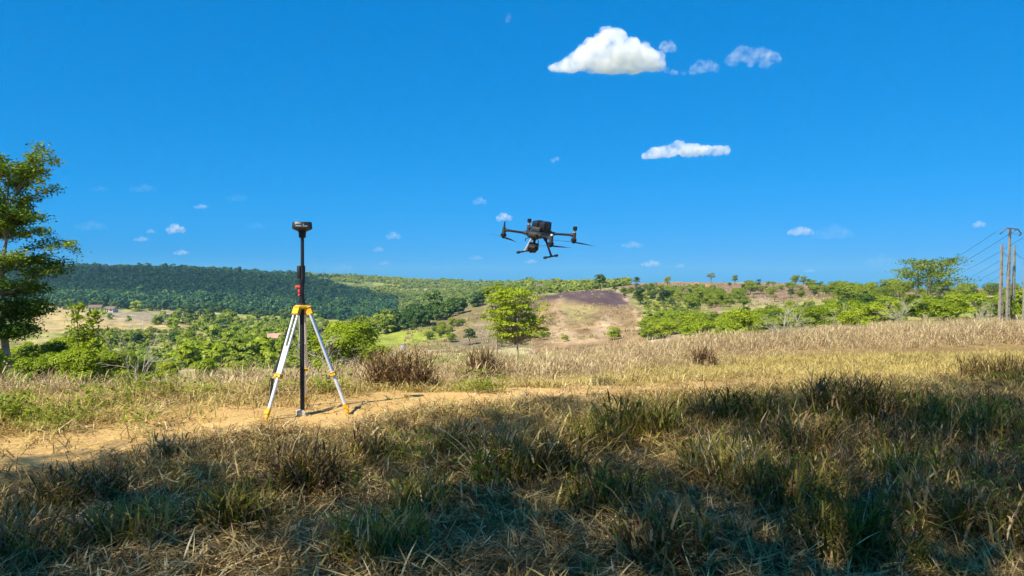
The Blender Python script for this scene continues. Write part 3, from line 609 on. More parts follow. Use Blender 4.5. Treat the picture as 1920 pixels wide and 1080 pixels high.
hero_tuft(1870, 715, .42, .50, 420, [db, gg], 'brown grass tuft in the shade at the right edge, below the poles', .7)
hero_tuft(60, 1050, .26, .25, 260, [db, gg], 'brown grass tuft in the bottom left corner', .6)
hero_tuft(1700, 905, .28, .30, 300, [gg, st], 'grass tuft in the shaded grass at right, below the green one', .4)
for px, py, h, rd_, n, mm, lb in ((440, 985, .26, .22, 260, [gg, db], 'olive grass tuft left of the bottom middle'), (700, 1040, .26, .24, 280, [gg, st], 'low green tuft at the bottom, left of the middle'), (1130, 960, .28, .26, 300, [gg, db], 'olive tuft right of the tangled straw tuft, lower down'),
        (1240, 1035, .28, .26, 300, [db, gg], 'brown tuft at the bottom right of the middle'), (1480, 950, .30, .28, 320, [gg, db], 'olive tuft in the middle of the right-hand shade'), (1500, 850, .34, .30, 340, [db, gg], 'brown tuft under the tall spiky one'), (1740, 790, .34, .3, 340, [gg, db], 'olive tuft right of the tall spiky one'),
        (1750, 985, .32, .28, 320, [db, gg], 'brown tuft in the lower right shade'), (690, 860, .26, .2, 240, [db, gg], 'small brown tuft in the shade right below the tripod'), (860, 850, .26, .2, 240, [db, gg], 'small brown tuft left above the tangled straw tuft'), (250, 1010, .24, .22, 260, [gg, db], 'olive tuft in the lower left shade'), (1110, 850, .3, .24, 300, [gg, db], 'olive tuft right above the tangled straw tuft')):
    hero_tuft(px, py, h, rd_, n, mm, lb, .6)
hero_tuft(320, 865, .22, .14, 140, [db, gg], 'small dark tuft on the sunlit sandy path at left', .3)

# ------------------------------------------------------------------ trees and shrubs
def tube_mesh_parts(segs, ns=6):
    V, Q, o = [], [], 0
    for p0, p1, r0, r1 in segs:
        p0, p1 = np.array(p0, float), np.array(p1, float); d = p1 - p0; L_ = np.linalg.norm(d) + 1e-9; d = d / L_
        a = np.cross(d, [0, 0, 1.0] if abs(d[2]) < .9 else [1.0, 0, 0]); a /= np.linalg.norm(a); b = np.cross(d, a)
        an = np.arange(ns) * 2 * math.pi / ns; ring = np.cos(an)[:, None] * a + np.sin(an)[:, None] * b
        V.append(p0 + ring * r0); V.append(p1 + d * r1 * .3 + ring * r1)
        k = np.arange(ns); Q.append(np.column_stack([o + k, o + (k + 1) % ns, o + ns + (k + 1) % ns, o + ns + k])); o += 2 * ns
    return np.vstack(V), np.vstack(Q)
def grow(r, base, h, rad, levels=3, nb=5, lean=(0, 0), start=.35, flat=.5, r0=None):
    """limbs of a tree: returns segments and tip points"""
    segs, tips = [], []
    r0 = r0 or h * .03
    p = np.array(base, float); n = 7; trunk = [p.copy()]
    for k in range(n):
        p = p + np.array([lean[0] * h / n + r.normal(0, .03 * h / n * 2), lean[1] * h / n + r.normal(0, .03 * h / n * 2), h * .8 / n]); trunk.append(p.copy())
    rad_at = lambda t: r0 * (1 - .75 * t)
    for k in range(n): segs.append((trunk[k], trunk[k + 1], rad_at(k / n), rad_at((k + 1) / n)))
    def branch(p, d, L_, rr, lev):
        q = p
        for k in range(3):
            d = d + r.normal(0, .18, 3); d[2] += .06; d /= np.linalg.norm(d)
            q2 = q + d * L_ / 3; segs.append((q, q2, rr * (1 - k * .25), rr * (.75 - k * .22))); q = q2
            if lev > 0 and k >= 0:
                for _ in range(2 if k == 2 else 1):
                    e = d + r.normal(0, .55, 3) * np.array([1, 1, .6]); e /= np.linalg.norm(e); branch(q, e, L_ * r.uniform(.45, .65), rr * .5, lev - 1)
        tips.append((q, d))
    for k in range(nb * 2):
        t = start + (1 - start) * (k + r.uniform(0, 1)) / (nb * 2); i = min(int(t * n), n - 1); pp = trunk[i] + (trunk[i + 1] - trunk[i]) * (t * n - i)
        az = k * 2.4 + r.uniform(-.4, .4); up = flat + .9 * t * r.uniform(.5, 1.2)
        d = np.array([math.cos(az), math.sin(az), up]); d /= np.linalg.norm(d)
        branch(pp, d, rad * (1.05 - .55 * max(0, t - .5) * 2) * r.uniform(.7, 1.1), rad_at(t) * .5, levels - 2)
    tips.append((trunk[-1], np.array([0, 0, 1.0])))
    return segs, tips
def leaves_at_tips(r, tips, per, sig, size, flat=.45):
    c = np.concatenate([np.array(p)[None] + r.normal(0, 1, (per, 3)) * np.array([sig, sig, sig * flat]) for p, d in tips])
    n = len(c); nr = r.normal(0, .55, (n, 3)) + np.array([0, 0, .8])
    V, Q = leaf_quads(c, nr, size * r.uniform(.6, 1.35, n), .5, r)
    tr = np.repeat(r.uniform(0, .45, len(tips)), per)
    return V, Q, np.clip(tr + r.uniform(0, .6, n), 0, 1)
def lobes(r, n, rx, rz, z0, nl, per, size, rough=.22, up=.45):
    """crown of overlapping leafy lobes"""
    C, NR, RD = [], [], []
    for k in range(nl):
        a = r.uniform(0, 6.283); q = math.sqrt(r.uniform(0, 1)) * .68; zz = r.uniform(-.75, .85)
        q *= math.sqrt(max(.15, 1 - zz * zz * .8))
        lc = np.array([rx * q * math.cos(a), rx * q * math.sin(a), z0 + rz * zz]); lr = rx * r.uniform(.26, .46) * np.array([1, 1, r.uniform(.5, .85)])
        d = r.normal(0, 1, (per, 3)); d /= np.linalg.norm(d, axis=1, keepdims=True); d[:, 2] = np.where(d[:, 2] < -.35, -d[:, 2], d[:, 2])
        rr = r.uniform(.62, 1.08, (per, 1)) ** .6
        C.append(lc + d * rr * lr); NR.append(d + r.normal(0, rough, (per, 3)) + np.array([0, 0, up])); RD.append(np.clip(r.uniform(0, .4) + r.uniform(0, .6, per), 0, 1))
    c, nr, rd = np.concatenate(C), np.concatenate(NR), np.concatenate(RD)
    V, Q = leaf_quads(c, nr, size * r.uniform(.6, 1.4, len(c)), .62, r)
    return V, Q, rd
def tree_proto(seed, h, rx, rz, nl, per, size, leaf, bark='bark_dark', stem=.35, joined=False):
    """unit plants, base at 0"""
    r = np.random.default_rng(seed)
    z0 = max(h - rz * 1.0, rz * .6)
    V, Q, rd = lobes(r, None, rx, rz, z0, nl, per, size)
    s = [((0, 0, -.25), (r.normal(0, .05), 0, h * stem), h * .028, h * .02)]
    for k in range(5):
        a = k * 1.3 + r.uniform(0, 1); s.append(((0, 0, h * stem * r.uniform(.5, 1)), (rx * .6 * math.cos(a), rx * .6 * math.sin(a), z0 + rz * r.uniform(-.3, .5)), h * .014, h * .004))
    TV, TQ = tube_mesh_parts(s, 5)
    if joined:
        VV = np.vstack([V, TV]); QQ = np.vstack([Q, TQ + len(V)]); mi = np.concatenate([np.zeros(len(Q)), np.ones(len(TQ))])
        me = np_mesh('tree', VV, QQ, False, {'rnd': ('FACE', 'FLOAT', np.concatenate([rd, np.full(len(TQ), .5)]))}, mi)
        me.materials.append(M[leaf]); me.materials.append(M[bark]); return me
    cm = np_mesh('crown', V, Q, False, {'rnd': ('FACE', 'FLOAT', rd)}); cm.materials.append(M[leaf])
    tm = np_mesh('trunk', TV, TQ, True); tm.materials.append(M[bark])
    return cm, tm
MARKS = [(60, 'beside the tall edge tree'), (160, 'behind the sapling'), (250, 'under the white posts'), (340, 'right of the white posts'), (430, 'below the palms'), (510, 'left of the tripod legs'), (590, 'behind the tripod'), (690, 'right of the tripod'),
         (790, 'under the tall belt tree'), (900, 'left of the spreading tree'), (1120, 'on the burnt hill'), (1205, 'at the burnt hill edge'), (1260, 'below the ragged tree'), (1335, 'below the umbrella tree'), (1400, 'left of the dead shrub'), (1478, 'behind the dead shrub'),
         (1560, 'right of the dead shrub'), (1640, 'left of the sparse tree'), (1735, 'around the sparse tree'), (1815, 'left of the poles'), (1890, 'behind the poles'), (2010, 'at the right edge')]
TONE = {'leaf_bright_shrub': 'bright', 'leaf_mid_shrub': 'mid-green', 'leaf_dark_tree': 'dark', 'leaf_olive': 'olive'}
CROWD = []
def place_one(protos, name, px, Y, s, where, cat, group, s0, s1):
    me = protos[0] if isinstance(protos, tuple) else protos
    t = (s - s0) / max(s1 - s0, 1e-6); size = 'small' if t < .34 else 'large' if t > .67 else 'medium'
    mk_ = min(MARKS, key=lambda q: abs(q[0] - px))[1]
    o = place(protos, name, px, Y, s, 'x', cat, group); CROWD.append((o, '%s %s %s %s %s' % (size, TONE[me.materials[0].name], cat, where, mk_), Y))
ORD = ['nearest', 'second nearest', 'third nearest', 'fourth nearest', 'fifth nearest', 'sixth nearest', 'seventh nearest', 'eighth nearest', 'ninth nearest', 'tenth nearest', 'eleventh nearest', 'twelfth nearest', 'thirteenth nearest', 'fourteenth nearest', 'fifteenth nearest', 'sixteenth nearest']
def name_crowd():
    d = {}
    for o, lb, Y in CROWD: d.setdefault(lb, []).append((Y, o))
    for lb, L_ in d.items():
        L_.sort(key=lambda q: q[0])
        for k, (Y, o) in enumerate(L_): o['label'] = lb if len(L_) == 1 else '%s, %s' % (lb, ORD[min(k, 15)])
def place(protos, name, px, Y, s, label, cat, group=None, sz=None, sink=0.0, rot=None):
    x = wx(px, Y); z = h1(x, Y) - sink - (0 if isinstance(protos, tuple) else .7 * s)
    pr = protos
    rz_ = random.uniform(0, 6.283) if rot is None else rot
    if isinstance(pr, tuple):
        e = empty(name, (x, Y, z), (0, 0, rz_)); e.scale = (s, s, sz or s)
        link('crown', pr[0], e); link('trunk', pr[1], e)
    else:
        e = link(name, pr); e.location = (x, Y, z); e.rotation_euler = (0, 0, rz_); e.scale = (s, s, sz or s)
    return tag(e, label, cat, group)

# -- the tall tree on the left edge
def tall_left_tree():
    r = np.random.default_rng(11); Y = 30.0; x = wx(22, Y); z = h1(x, Y)
    zb = ZC + (YH - 700) / F * Y; z = min(z, zb)
    e = empty('tall_tree', (x, Y, z))
    top = ZC + (YH - 278) / F * Y - z
    segs, tips = [], []
    trunk = [(0, 0, -.3), (-.05, 0, .9), (-.25, .0, 1.9), (-.42, .05, 3.0), (-.45, 0, 4.1), (-.38, 0, 5.2), (-.20, 0, 6.4), (-.05, 0, top - .9)]
    rad = [.19, .16, .14, .13, .11, .08, .06, .02]
    for k in range(7): segs.append((trunk[k], trunk[k + 1], rad[k], rad[k + 1]))
    segs.append(((-.30, 0, 2.3), (-.9, .2, 3.6), .10, .06)); segs.append(((-.9, .2, 3.6), (-1.3, .3, 5.4), .06, .03))
    def limb(p, d, L_, rr, lev):
        q = np.array(p, float); d = np.array(d, float); d /= np.linalg.norm(d)
        for k in range(4):
            d = d + r.normal(0, .13, 3); d[2] -= .02; d /= np.linalg.norm(d); q2 = q + d * L_ / 4
            segs.append((q, q2, rr * (1 - k * .2), rr * (.8 - k * .2))); q = q2
            if lev > 0:
                for sgn in (-1, 1):
                    s_ = np.array([-d[1] * sgn, d[0] * sgn, .18]) * r.uniform(.5, 1.1) + d * .8
                    limb(q, s_, L_ * r.uniform(.28, .48), rr * .45, lev - 1)
            elif k >= 2: tips.append((q.copy(), d.copy()))
        tips.append((q, d))
    # silhouette on the right of the trunk: limb height above ground and reach
    zz = lambda py: ZC + (YH - py) / F * Y - z
    for py, reach, dz in ((300, 62, .5), (330, 78, .35), (350, 95, .25), (385, 70, .15), (405, 60, .05), (440, 78, .0), (470, 108, -.02), (500, 74, -.05), (545, 92, -.06), (585, 66, -.15), (605, 70, -.18), (628, 52, -.25)):
        L_ = reach / F * Y; 
        for az in (0.0 + r.uniform(-.3, .3), math.pi + r.uniform(-.5, .5), 1.4 + r.uniform(-.5, .5), -1.4 + r.uniform(-.5, .5)):
            zt = zz(py) - L_ * (dz + .12); t = np.clip(zt / (top - .9), .12, .97)
            px_ = np.interp(zt, [q[2] for q in trunk], [q[0] for q in trunk])
            limb((px_, 0, zt), (math.cos(az), math.sin(az), dz + .15 + r.uniform(-.1, .45)), L_ * (1.05 if abs(az) < .4 else .75) * r.uniform(.8, 1.08), .045 * (1.1 - t) + .015, 1)
    for _ in range(5): limb(trunk[-2], (r.normal(0, .5), r.normal(0, .5), 1), 1.1, .03, 1)
    TV, TQ = tube_mesh_parts(segs, 6)
    link('trunk', np_mesh('trunk', TV, TQ, True), e, M['bark'])
    zt = np.array([t[0][2] for t in tips])
    lo = [t for t, q in zip(tips, zt) if q < top * .55]; hi = [t for t, q in zip(tips, zt) if q >= top * .55]
    a = leaves_at_tips(r, hi, 28, .155, .125, .55); b = leaves_at_tips(r, lo, 48, .22, .125, .6); print('TIPS', len(hi), len(lo))
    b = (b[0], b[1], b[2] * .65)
    V, Q, rd, mi = merge([a, b])
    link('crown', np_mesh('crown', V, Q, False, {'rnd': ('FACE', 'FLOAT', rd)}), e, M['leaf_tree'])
    tag(e, 'tall feathery tree with pale trunk at the left edge of the picture', 'tree')
tall_left_tree()

# -- prototypes
near_bush = [tree_proto(100 + k, 2.2, 1.5, 1.0, 22, 330, .13, 'leaf_bright', stem=.25) for k in range(3)]
near_bush_mid = [tree_proto(110 + k, 2.2, 1.5, 1.0, 20, 330, .13, 'leaf_mid', stem=.25) for k in range(2)]
bush_b = [tree_proto(120 + k, 3.0, 2.3, 1.35, 22, 200, .21, 'leaf_bright', stem=.25) for k in range(5)]
bush_m = [tree_proto(130 + k, 3.0, 2.3, 1.35, 22, 190, .21, 'leaf_mid', stem=.25) for k in range(4)]
tree_m = [tree_proto(140 + k, 5.0, 2.4, 1.7, 16, 110, .34, 'leaf_mid', stem=.45) for k in range(3)]
tree_d = [tree_proto(150 + k, 5.0, 2.5, 1.9, 16, 110, .36, 'leaf_dark', stem=.4) for k in range(3)]
tree_o = [tree_proto(160 + k, 5.0, 2.6, 1.4, 14, 90, .34, 'leaf_olive', stem=.5) for k in range(2)]
far_b = [tree_proto(200 + k, 5.4, 3.2, 2.5, 13, 46, .85, 'leaf_bright', stem=.35, joined=True) for k in range(3)]
far_m = [tree_proto(210 + k, 5.4, 3.2, 2.5, 13, 46, .85, 'leaf_mid', stem=.35, joined=True) for k in range(4)]
far_d = [tree_proto(220 + k, 6.2, 3.4, 2.9, 13, 46, .9, 'leaf_dark', stem=.3, joined=True) for k in range(4)]
far_o = [tree_proto(230 + k, 6, 3.2, 2.0, 9, 36, .9, 'leaf_olive', stem=.4, joined=True) for k in range(2)]
ch = random.choice

# -- left slope shrubs, sapling
for px, Y, s, p, lb in ((75, 33, 1.0, near_bush_mid, 'dark green shrub beside the pale trunk of the tall tree'),
                        (180, 27, .92, near_bush, 'bright yellow-green shrub in front of the sapling, left'),
                        (110, 25, .55, near_bush, 'low bright shrub left of the bright yellow-green one'),
                        (225, 30, .80, near_bush, 'bright green shrub right of the sapling'),
                        (265, 34, .70, near_bush_mid, 'mid-green shrub beside the bare white sticks'),
                        (-60, 28, 1.1, near_bush, 'bright shrub half hidden behind the tall tree at the left edge'),
                        (20, 45, 1.3, near_bush, 'green shrub down the slope behind the pale trunk'),
                        (140, 22, .62, near_bush, 'low bright shrub at the brow in front of the sapling'),
                        (60, 24, .6, near_bush, 'low bright shrub at the foot of the pale trunk'),
                        (205, 23, .55, near_bush, 'low yellow-green shrub on the brow right of the sapling'),
                        (130, 38, 1.3, near_bush, 'tall bright shrub behind the sapling'),
                        (230, 42, 1.1, near_bush, 'yellow-green shrub down the slope right of the sapling'),
                        (310, 50, 1.2, near_bush, 'green shrub down the slope between sapling and tripod'),
                        (380, 55, 1.2, near_bush, 'bright shrub down the slope left of the tripod'),
                        (460, 60, 1.0, near_bush_mid, 'green shrub low behind the left tripod leg'),
                        (640, 26, .62, near_bush, 'bright green shrub right behind the tripod leg'),
                        (690, 30, .72, near_bush, 'bright yellow-green shrub right of the tripod on the brow'),
                        (600, 30, .95, near_bush_mid, 'tangled green shrub behind the tripod legs'),
                        (655, 38, 1.25, near_bush, 'tall pale green shrub with dry twigs behind the tripod')):
    tp = {75: 638, 180: 650, 110: 660, 225: 660, 265: 674, -60: 630, 20: 652, 640: 618, 690: 640, 600: 622, 655: 600, 140: 655, 60: 668, 205: 660, 130: 634, 230: 668, 310: 676, 380: 674, 460: 678}[px]
    s = max(.3, (ZC + (YH - tp) / F * Y - h1(wx(px, Y), Y)) / 2.35)
    place(ch(p), 'shrub', px, Y, s, lb, 'shrub', 'shrubs on the near slope')
def sapling():
    r = np.random.default_rng(5); Y = 24.0; x = wx(165, Y); z = h1(x, Y); e = empty('sapling', (x, Y, z))
    hh = ZC + (YH - 580) / F * Y - z
    segs, c = [], []
    for bx, hk in ((-.16, 1.0), (.22, .94), (.02, .7), (.5, .5), (-.4, .45)):
        p = np.array([bx * .2, 0, -.2]); n = 9
        for k in range(n):
            q = p + np.array([bx / n + r.normal(0, .03), r.normal(0, .04), (hh * hk + .2) / n]); segs.append((p, q, .035 * (1 - k / n) + .008, .035 * (1 - (k + 1) / n) + .008))
            for _ in range(8):
                a = r.uniform(0, 6.28); L_ = r.uniform(.12, .42) * (1.35 - k / n) * 1.5; t = q + np.array([math.cos(a) * L_, math.sin(a) * L_, L_ * .5]); segs.append((q, t, .008, .004))
                c.append(q + (t - q) * r.uniform(.2, 1.1, (13, 1)) + r.normal(0, .07, (13, 3)))
            p = q
    TV, TQ = tube_mesh_parts(segs, 4); link('trunk', np_mesh('trunk', TV, TQ, True), e, M['bark_dark'])
    c = np.concatenate(c); V, Q = leaf_quads(c, r.normal(0, .6, (len(c), 3)) + np.array([0, -.2, .6]), .13 * r.uniform(.6, 1.3, len(c)), .5, r)
    link('crown', np_mesh('crown', V, Q, False, {'rnd': ('FACE', 'FLOAT', r.uniform(.1, 1, len(c)))}), e, M['leaf_bright'])
    tag(e, 'slender leafy sapling with two leading shoots on the left slope', 'sapling')
sapling()
def dead_shrub(px, Y, h, w, n, label, lean=0):
    r = np.random.default_rng(int(px)); x = wx(px, Y); z = h1(x, Y); segs = []
    def tw(p, d, L_, rr, lev):
        q = np.array(p, float)
        for k in range(3):
            d = d + r.normal(0, .2, 3); d /= np.linalg.norm(d); q2 = q + d * L_ / 3; segs.append((q, q2, rr * (1 - .2 * k), rr * (.8 - .2 * k))); q = q2
            if lev > 0:
                for _ in range(2): tw(q, d + r.normal(0, .5, 3), L_ * .5, rr * .5, lev - 1)
    for k in range(n): tw((r.normal(0, w * .1), r.normal(0, w * .1), -.1), np.array([r.normal(lean, w / h * .55), r.normal(0, w / h * .5), 1.0]), h * r.uniform(.6, 1), .018 * h / 1.5, 2)
    TV, TQ = tube_mesh_parts(segs, 4); o = link('dead_shrub', np_mesh('dead_shrub', TV, TQ, True), None, M['deadwood']); o.location = (x, Y, z)
    return tag(o, label, 'dead shrub')
dead_shrub(1478, 42, 1.9, 1.5, 9, 'bare grey leafless shrub standing among green bushes right of the drone')
dead_shrub(985, 60, 2.6, 2.6, 9, 'bare pale twigs under the spreading tree before the burnt hill')
dead_shrub(1590, 86, 2.6, 2.2, 7, 'bare dead branches in the thicket right of the leafless shrub')
dead_shrub(1690, 88, 3.2, 2.0, 6, 'bare dead branches just left of the sparse tree')
dead_shrub(1835, 90, 2.6, 2.2, 6, 'bare dead branches in the thicket left of the poles')
dead_shrub(252, 17, 1.1, .5, 3, 'bare white dead stems sticking up from the brow at left')
dead_shrub(612, 24, 1.4, 1.2, 7, 'bare pale twigs tangled in the shrubs behind the tripod')
dead_shrub(648, 27, 1.5, 1.2, 6, 'dry bleached twigs among the shrubs right of the tripod', .1)

# -- flat-topped tree in the middle
def clump_tree(name, px, Y, top_py, bot_py, half_px, seed, leaf, label, nl, per, size, bark='bark'):
    r = np.random.default_rng(seed); x = wx(px, Y); z = h1(x, Y); e = empty(name, (x, Y, z)); w = half_px * Y / F
    zt, zb = ZC + (YH - top_py) / F * Y - z, ZC + (YH - bot_py) / F * Y - z; zc, rz = (zt + zb) / 2, (zt - zb) / 2
    C, NR, RD, segs = [], [], [], []
    fork = np.array([0, 0, zb - rz * .1]); segs.append(((0, 0, -.3), (.06, 0, zb * .5), .11, .09)); segs.append(((.06, 0, zb * .5), fork, .09, .08))
    for k in range(nl):
        v = r.uniform(-1, .95); q = math.sqrt(r.uniform(.05, 1)) * math.sqrt(max(.12, 1 - (v * .85) ** 2)) ; a = r.uniform(0, 6.283)
        lc = np.array([w * .86 * q * math.cos(a), w * .86 * q * math.sin(a), zc + rz * v]); lr = w * r.uniform(.14, .26) * np.array([1.25, 1.25, r.uniform(.35, .6)])
        d = r.normal(0, 1, (per, 3)); d /= np.linalg.norm(d, axis=1, keepdims=True); d[:, 2] = np.where(d[:, 2] < -.2, -d[:, 2], d[:, 2])
        C.append(lc + d * (r.uniform(.3, 1.1, (per, 1)) ** .6) * lr); NR.append(d * .6 + r.normal(0, .4, (per, 3)) + np.array([0, 0, .5])); RD.append(np.clip(r.uniform(0, .4) + r.uniform(0, .6, per), 0, 1))
        m_ = fork + (lc - fork) * .5 + np.array([0, 0, -.12 * w]); segs.append((fork, m_, .04, .025)); segs.append((m_, lc, .025, .008))
    c = np.concatenate(C); V, Q = leaf_quads(c, np.concatenate(NR), size * r.uniform(.6, 1.4, len(c)), .55, r)
    link('crown', np_mesh('crown', V, Q, False, {'rnd': ('FACE', 'FLOAT', np.concatenate(RD))}), e, M[leaf])
    TV, TQ = tube_mesh_parts(segs, 5); link('trunk', np_mesh('trunk', TV, TQ, True), e, M[bark])
    return tag(e, label, 'tree')
def layered_tree(name, px, Y, base_py, top_py, half_px, seed, leaf, label, layers, per, lsize, bark='bark', lean=0.0, sig=.2, trunk_r=.09, start=.3):
    r = np.random.default_rng(seed); x = wx(px, Y); z = h1(x, Y); k_ = Y / F
    e = empty(name, (x, Y, z)); hh = ZC + (YH - top_py) / F * Y - z; w = half_px * k_
    segs, tips = [], []
    for s_ in (-1, 0, 1):
        p = np.array([s_ * .05, 0, -.3]); n = 6
        for k in range(n):
            q = p + np.array([(s_ * .32 * w + lean * hh) / n + r.normal(0, .03 * w), r.normal(0, .05 * w), (hh * .82 + .3) / n]); segs.append((p, q, trunk_r * (1 - k / n * .8), trunk_r * (1 - (k + 1) / n * .8))); 
            if k / n > start - .2:
                for _ in range(layers):
                    a = r.uniform(0, 6.283); L_ = w * r.uniform(.45, 1.0) * (1.0 - .45 * max(0, k / n - .55)); pr = q; d = np.array([math.cos(a), math.sin(a), r.uniform(-.1, .9)])
                    for j in range(4):
                        d = d + r.normal(0, .15, 3); d[2] *= .85; q2 = pr + d / np.linalg.norm(d) * L_ / 4; segs.append((pr, q2, trunk_r * .3 * (1 - j * .2), trunk_r * .3 * (.8 - j * .2))); pr = q2
                        if j >= 1:
                            tips.append((q2, d))
                            for _ in range(2): tips.append((q2 + r.normal(0, .16 * w, 3) * np.array([1, 1, .25]), d))
            p = q
        tips.append((p, np.array([0, 0, 1.])))
    TV, TQ = tube_mesh_parts(segs, 5); link('trunk', np_mesh('trunk', TV, TQ, True), e, M[bark])
    V, Q, rd = leaves_at_tips(r, tips, per, sig, lsize, .4)
    link('crown', np_mesh('crown', V, Q, False, {'rnd': ('FACE', 'FLOAT', rd)}), e, M[leaf])
    return tag(e, label, 'tree')
clump_tree('spreading_tree', 970, 62, 541, 638, 68, 21, 'leaf_bright', 'spreading bright green tree with layered crown standing before the burnt hill', 130, 80, .20)
clump_tree('spreading_tree', 930, 66, 530, 600, 28, 25, 'leaf_bright', 'yellowish left-hand companion of the spreading tree before the burnt hill', 34, 80, .20)
# -- sparse leaning tree at right
layered_tree('sparse_tree', 1735, 112, 590, 476, 66, 33, 'leaf_mid', 'sparse wind-bent tree rising above the bushes left of the poles', 4, 13, .36, 'bark', .03, .48, .17, .55)

# -- right-hand thicket
def thicket(rows, protos, name, label, group, cat='bush'):
    for (px0, px1, Y0, Y1, n, s0, s1) in rows:
        for k in range(n):
            px = px0 + (px1 - px0) * (k + random.uniform(.1, .9)) / n; Y = random.uniform(Y0, Y1)
            place_one(ch(protos), name, px, Y, random.uniform(s0, s1), label, cat, group, s0, s1)
thicket([(1540, 2000, 90, 104, 11, .85, 1.2), (1560, 2010, 110, 135, 11, 1.0, 1.35)], bush_b, 'green_bush', 'in the front thicket', 'bright bushes behind the poles')
thicket([(1640, 2010, 140, 185, 10, .95, 1.35)], bush_m, 'green_bush', 'at the back of the thicket', 'duller bushes behind the poles')
thicket([(1290, 1560, 70, 110, 10, .7, 1.0), (1320, 1570, 120, 170, 11, .8, 1.15)], bush_b, 'green_bush', 'on the middle slope', 'bright bushes on the middle slope')
thicket([(1330, 1640, 150, 215, 12, .8, 1.2), (1230, 1330, 130, 190, 5, .9, 1.3)], bush_m, 'green_bush', 'on the middle slope', 'darker bushes on the middle slope')
thicket([(1205, 1300, 205, 300, 12, .7, 1.2), (1210, 1260, 180, 210, 3, .9, 1.3)], bush_b, 'green_bush', 'on the yellow slope', 'bushes beside the burnt hill')
thicket([(1290, 1345, 220, 400, 9, 1.2, 1.9), (1325, 1410, 260, 380, 9, 1.2, 1.9)], bush_m, 'green_bush', 'in the climbing hedge', 'hedges climbing to the ridge')
thicket([(1560, 1700, 230, 330, 14, 1.5, 2.5)], bush_m, 'green_bush', 'in the rounded skyline clump', 'rounded clump on the skyline')
thicket([(1380, 1560, 330, 470, 16, .9, 1.6), (1170, 1290, 330, 480, 10, .8, 1.5)], bush_m, 'ridge_bush', 'on the bare ridge', 'scattered bushes on the bare ridge')
thicket([(1690, 2000, 250, 400, 14, 1.3, 2.0)], bush_m, 'ridge_bush', 'along the right skyline', 'skyline bushes behind the poles')
thicket([(1330, 1960, 95, 170, 14, .5, .85)], tree_d, 'dark_bush', 'among the thicket', 'dark bushes in the thicket')
thicket([(1150, 1560, 300, 480, 22, .4, .9)], tree_d + tree_o, 'ridge_bush', 'on the ridge slope', 'dark and olive bushes on the ridge slope')
for px, py, s, p, lb in ((1198, 572, 1.4, tree_d, 'dark round tree at the right edge of the burnt hill'), (1222, 562, 1.1, tree_d, 'dark narrow tree right of the round one by the burnt hill'),
                         (1245, 578, 1.5, tree_d, 'dark tall-crowned tree on the yellow-green slope right of the burnt hill'), (1196, 549, .9, tree_d, 'small dark tree above the round one by the burnt hill')):
    x, y, z = ground_at(px, py, 150); place(ch(p), 'tree', px, y, s, lb, 'tree')
for px, py, hpx, p, lb in ((1153, 637, 24, bush_b, 'small round green bush at the foot of the burnt hill'), (1256, 634, 34, bush_b, 'bright green bush right of the foot of the burnt hill'),
                     (1020, 637, 20, bush_b, 'bright bush right of the spreading tree'), (941, 651, 22, bush_b, 'small bright bush left of the spreading tree trunk'), (1300, 628, 40, bush_b, 'large bright green bush at the brow right of the burnt hill'),
                     (881, 648, 30, tree_d, 'dark green round tree on the grey slope left of the spreading tree'), (848, 643, 16, bush_m, 'small olive bush left of the dark round tree on the grey slope'), (1218, 622, 26, bush_b, 'green bush at the right corner of the burnt hill'),
                     (1060, 640, 12, bush_b, 'tiny green bush under the burnt hill'), (866, 610, 12, bush_m, 'dull bush on the upper grey slope'), (905, 600, 10, bush_m, 'tiny dull bush above the grey slope')):
    x, y, z = ground_at(px, py, 120); place(ch(p), 'green_bush' if p is not tree_d else 'tree', px, y, hpx / F * y / (5 if p is tree_d else 3), lb, 'bush' if p is not tree_d else 'tree')
for px, Y, s, lb in ((985, 58, .62, 'olive-green bush round the foot of the spreading tree'), (1430, 60, .55, 'bright bush close behind the dead shrub'), (1595, 48, .55, 'broad-leaved bright bush at the edge of the dry field')):
    place(ch(bush_b), 'green_bush', px, Y, s, lb, 'bush')
# -- skyline trees on the ridge
def crest(px, y0, y1):
    ys = np.linspace(y0, y1, 120); return float(ys[np.argmin(YH - F * (H(wx(px, ys), ys) - ZC) / ys)])
for px, Y, s, p, lb in ((1126, crest(1126, 310, 400), 1.75, tree_d, 'dark dome-shaped tree on top of the burnt hill'), (1194, 500, 1.0, tree_d, 'wind-shaped dark tree alone on the skyline right of the dome'),
                        (1333, 520, 1.15, tree_o, 'flat umbrella-shaped tree alone on the red ridge'), (1378, 520, 1.0, tree_m, 'small egg-shaped tree alone on the ridge skyline'),
                        (1421, 460, .85, tree_d, 'narrow dark tree on the ridge right of the egg-shaped tree'), (1440, 455, .8, tree_m, 'squat tree pair member on the ridge, left'), (1450, 455, .75, tree_o, 'squat olive tree on the ridge right of its green neighbour'),
                        (1492, 460, 1.35, tree_m, 'tallest tree of the skyline cluster on the ridge'), (1506, 470, 1.1, tree_m, 'middle tree of the skyline cluster on the ridge'), (1517, 480, .8, tree_d, 'smallest tree of the skyline cluster on the ridge'),
                        (1252, 480, 1.2, tree_m, 'ragged tree breaking the skyline above the green slope'), (1540, 500, .6, tree_m, 'tiny lone tree on the skyline right of the cluster'), (1393, 420, .6, tree_d, 'low round dark tree just below the ridge skyline'),
                        (1525, 360, .9, tree_m, 'round tree on the brown slope below the skyline cluster'), (1543, 355, .8, tree_o, 'thin tree on the brown slope right of the round one')):
    place(ch(p), 'ridge_tree', px, Y, s * Y / 430, lb, 'tree')

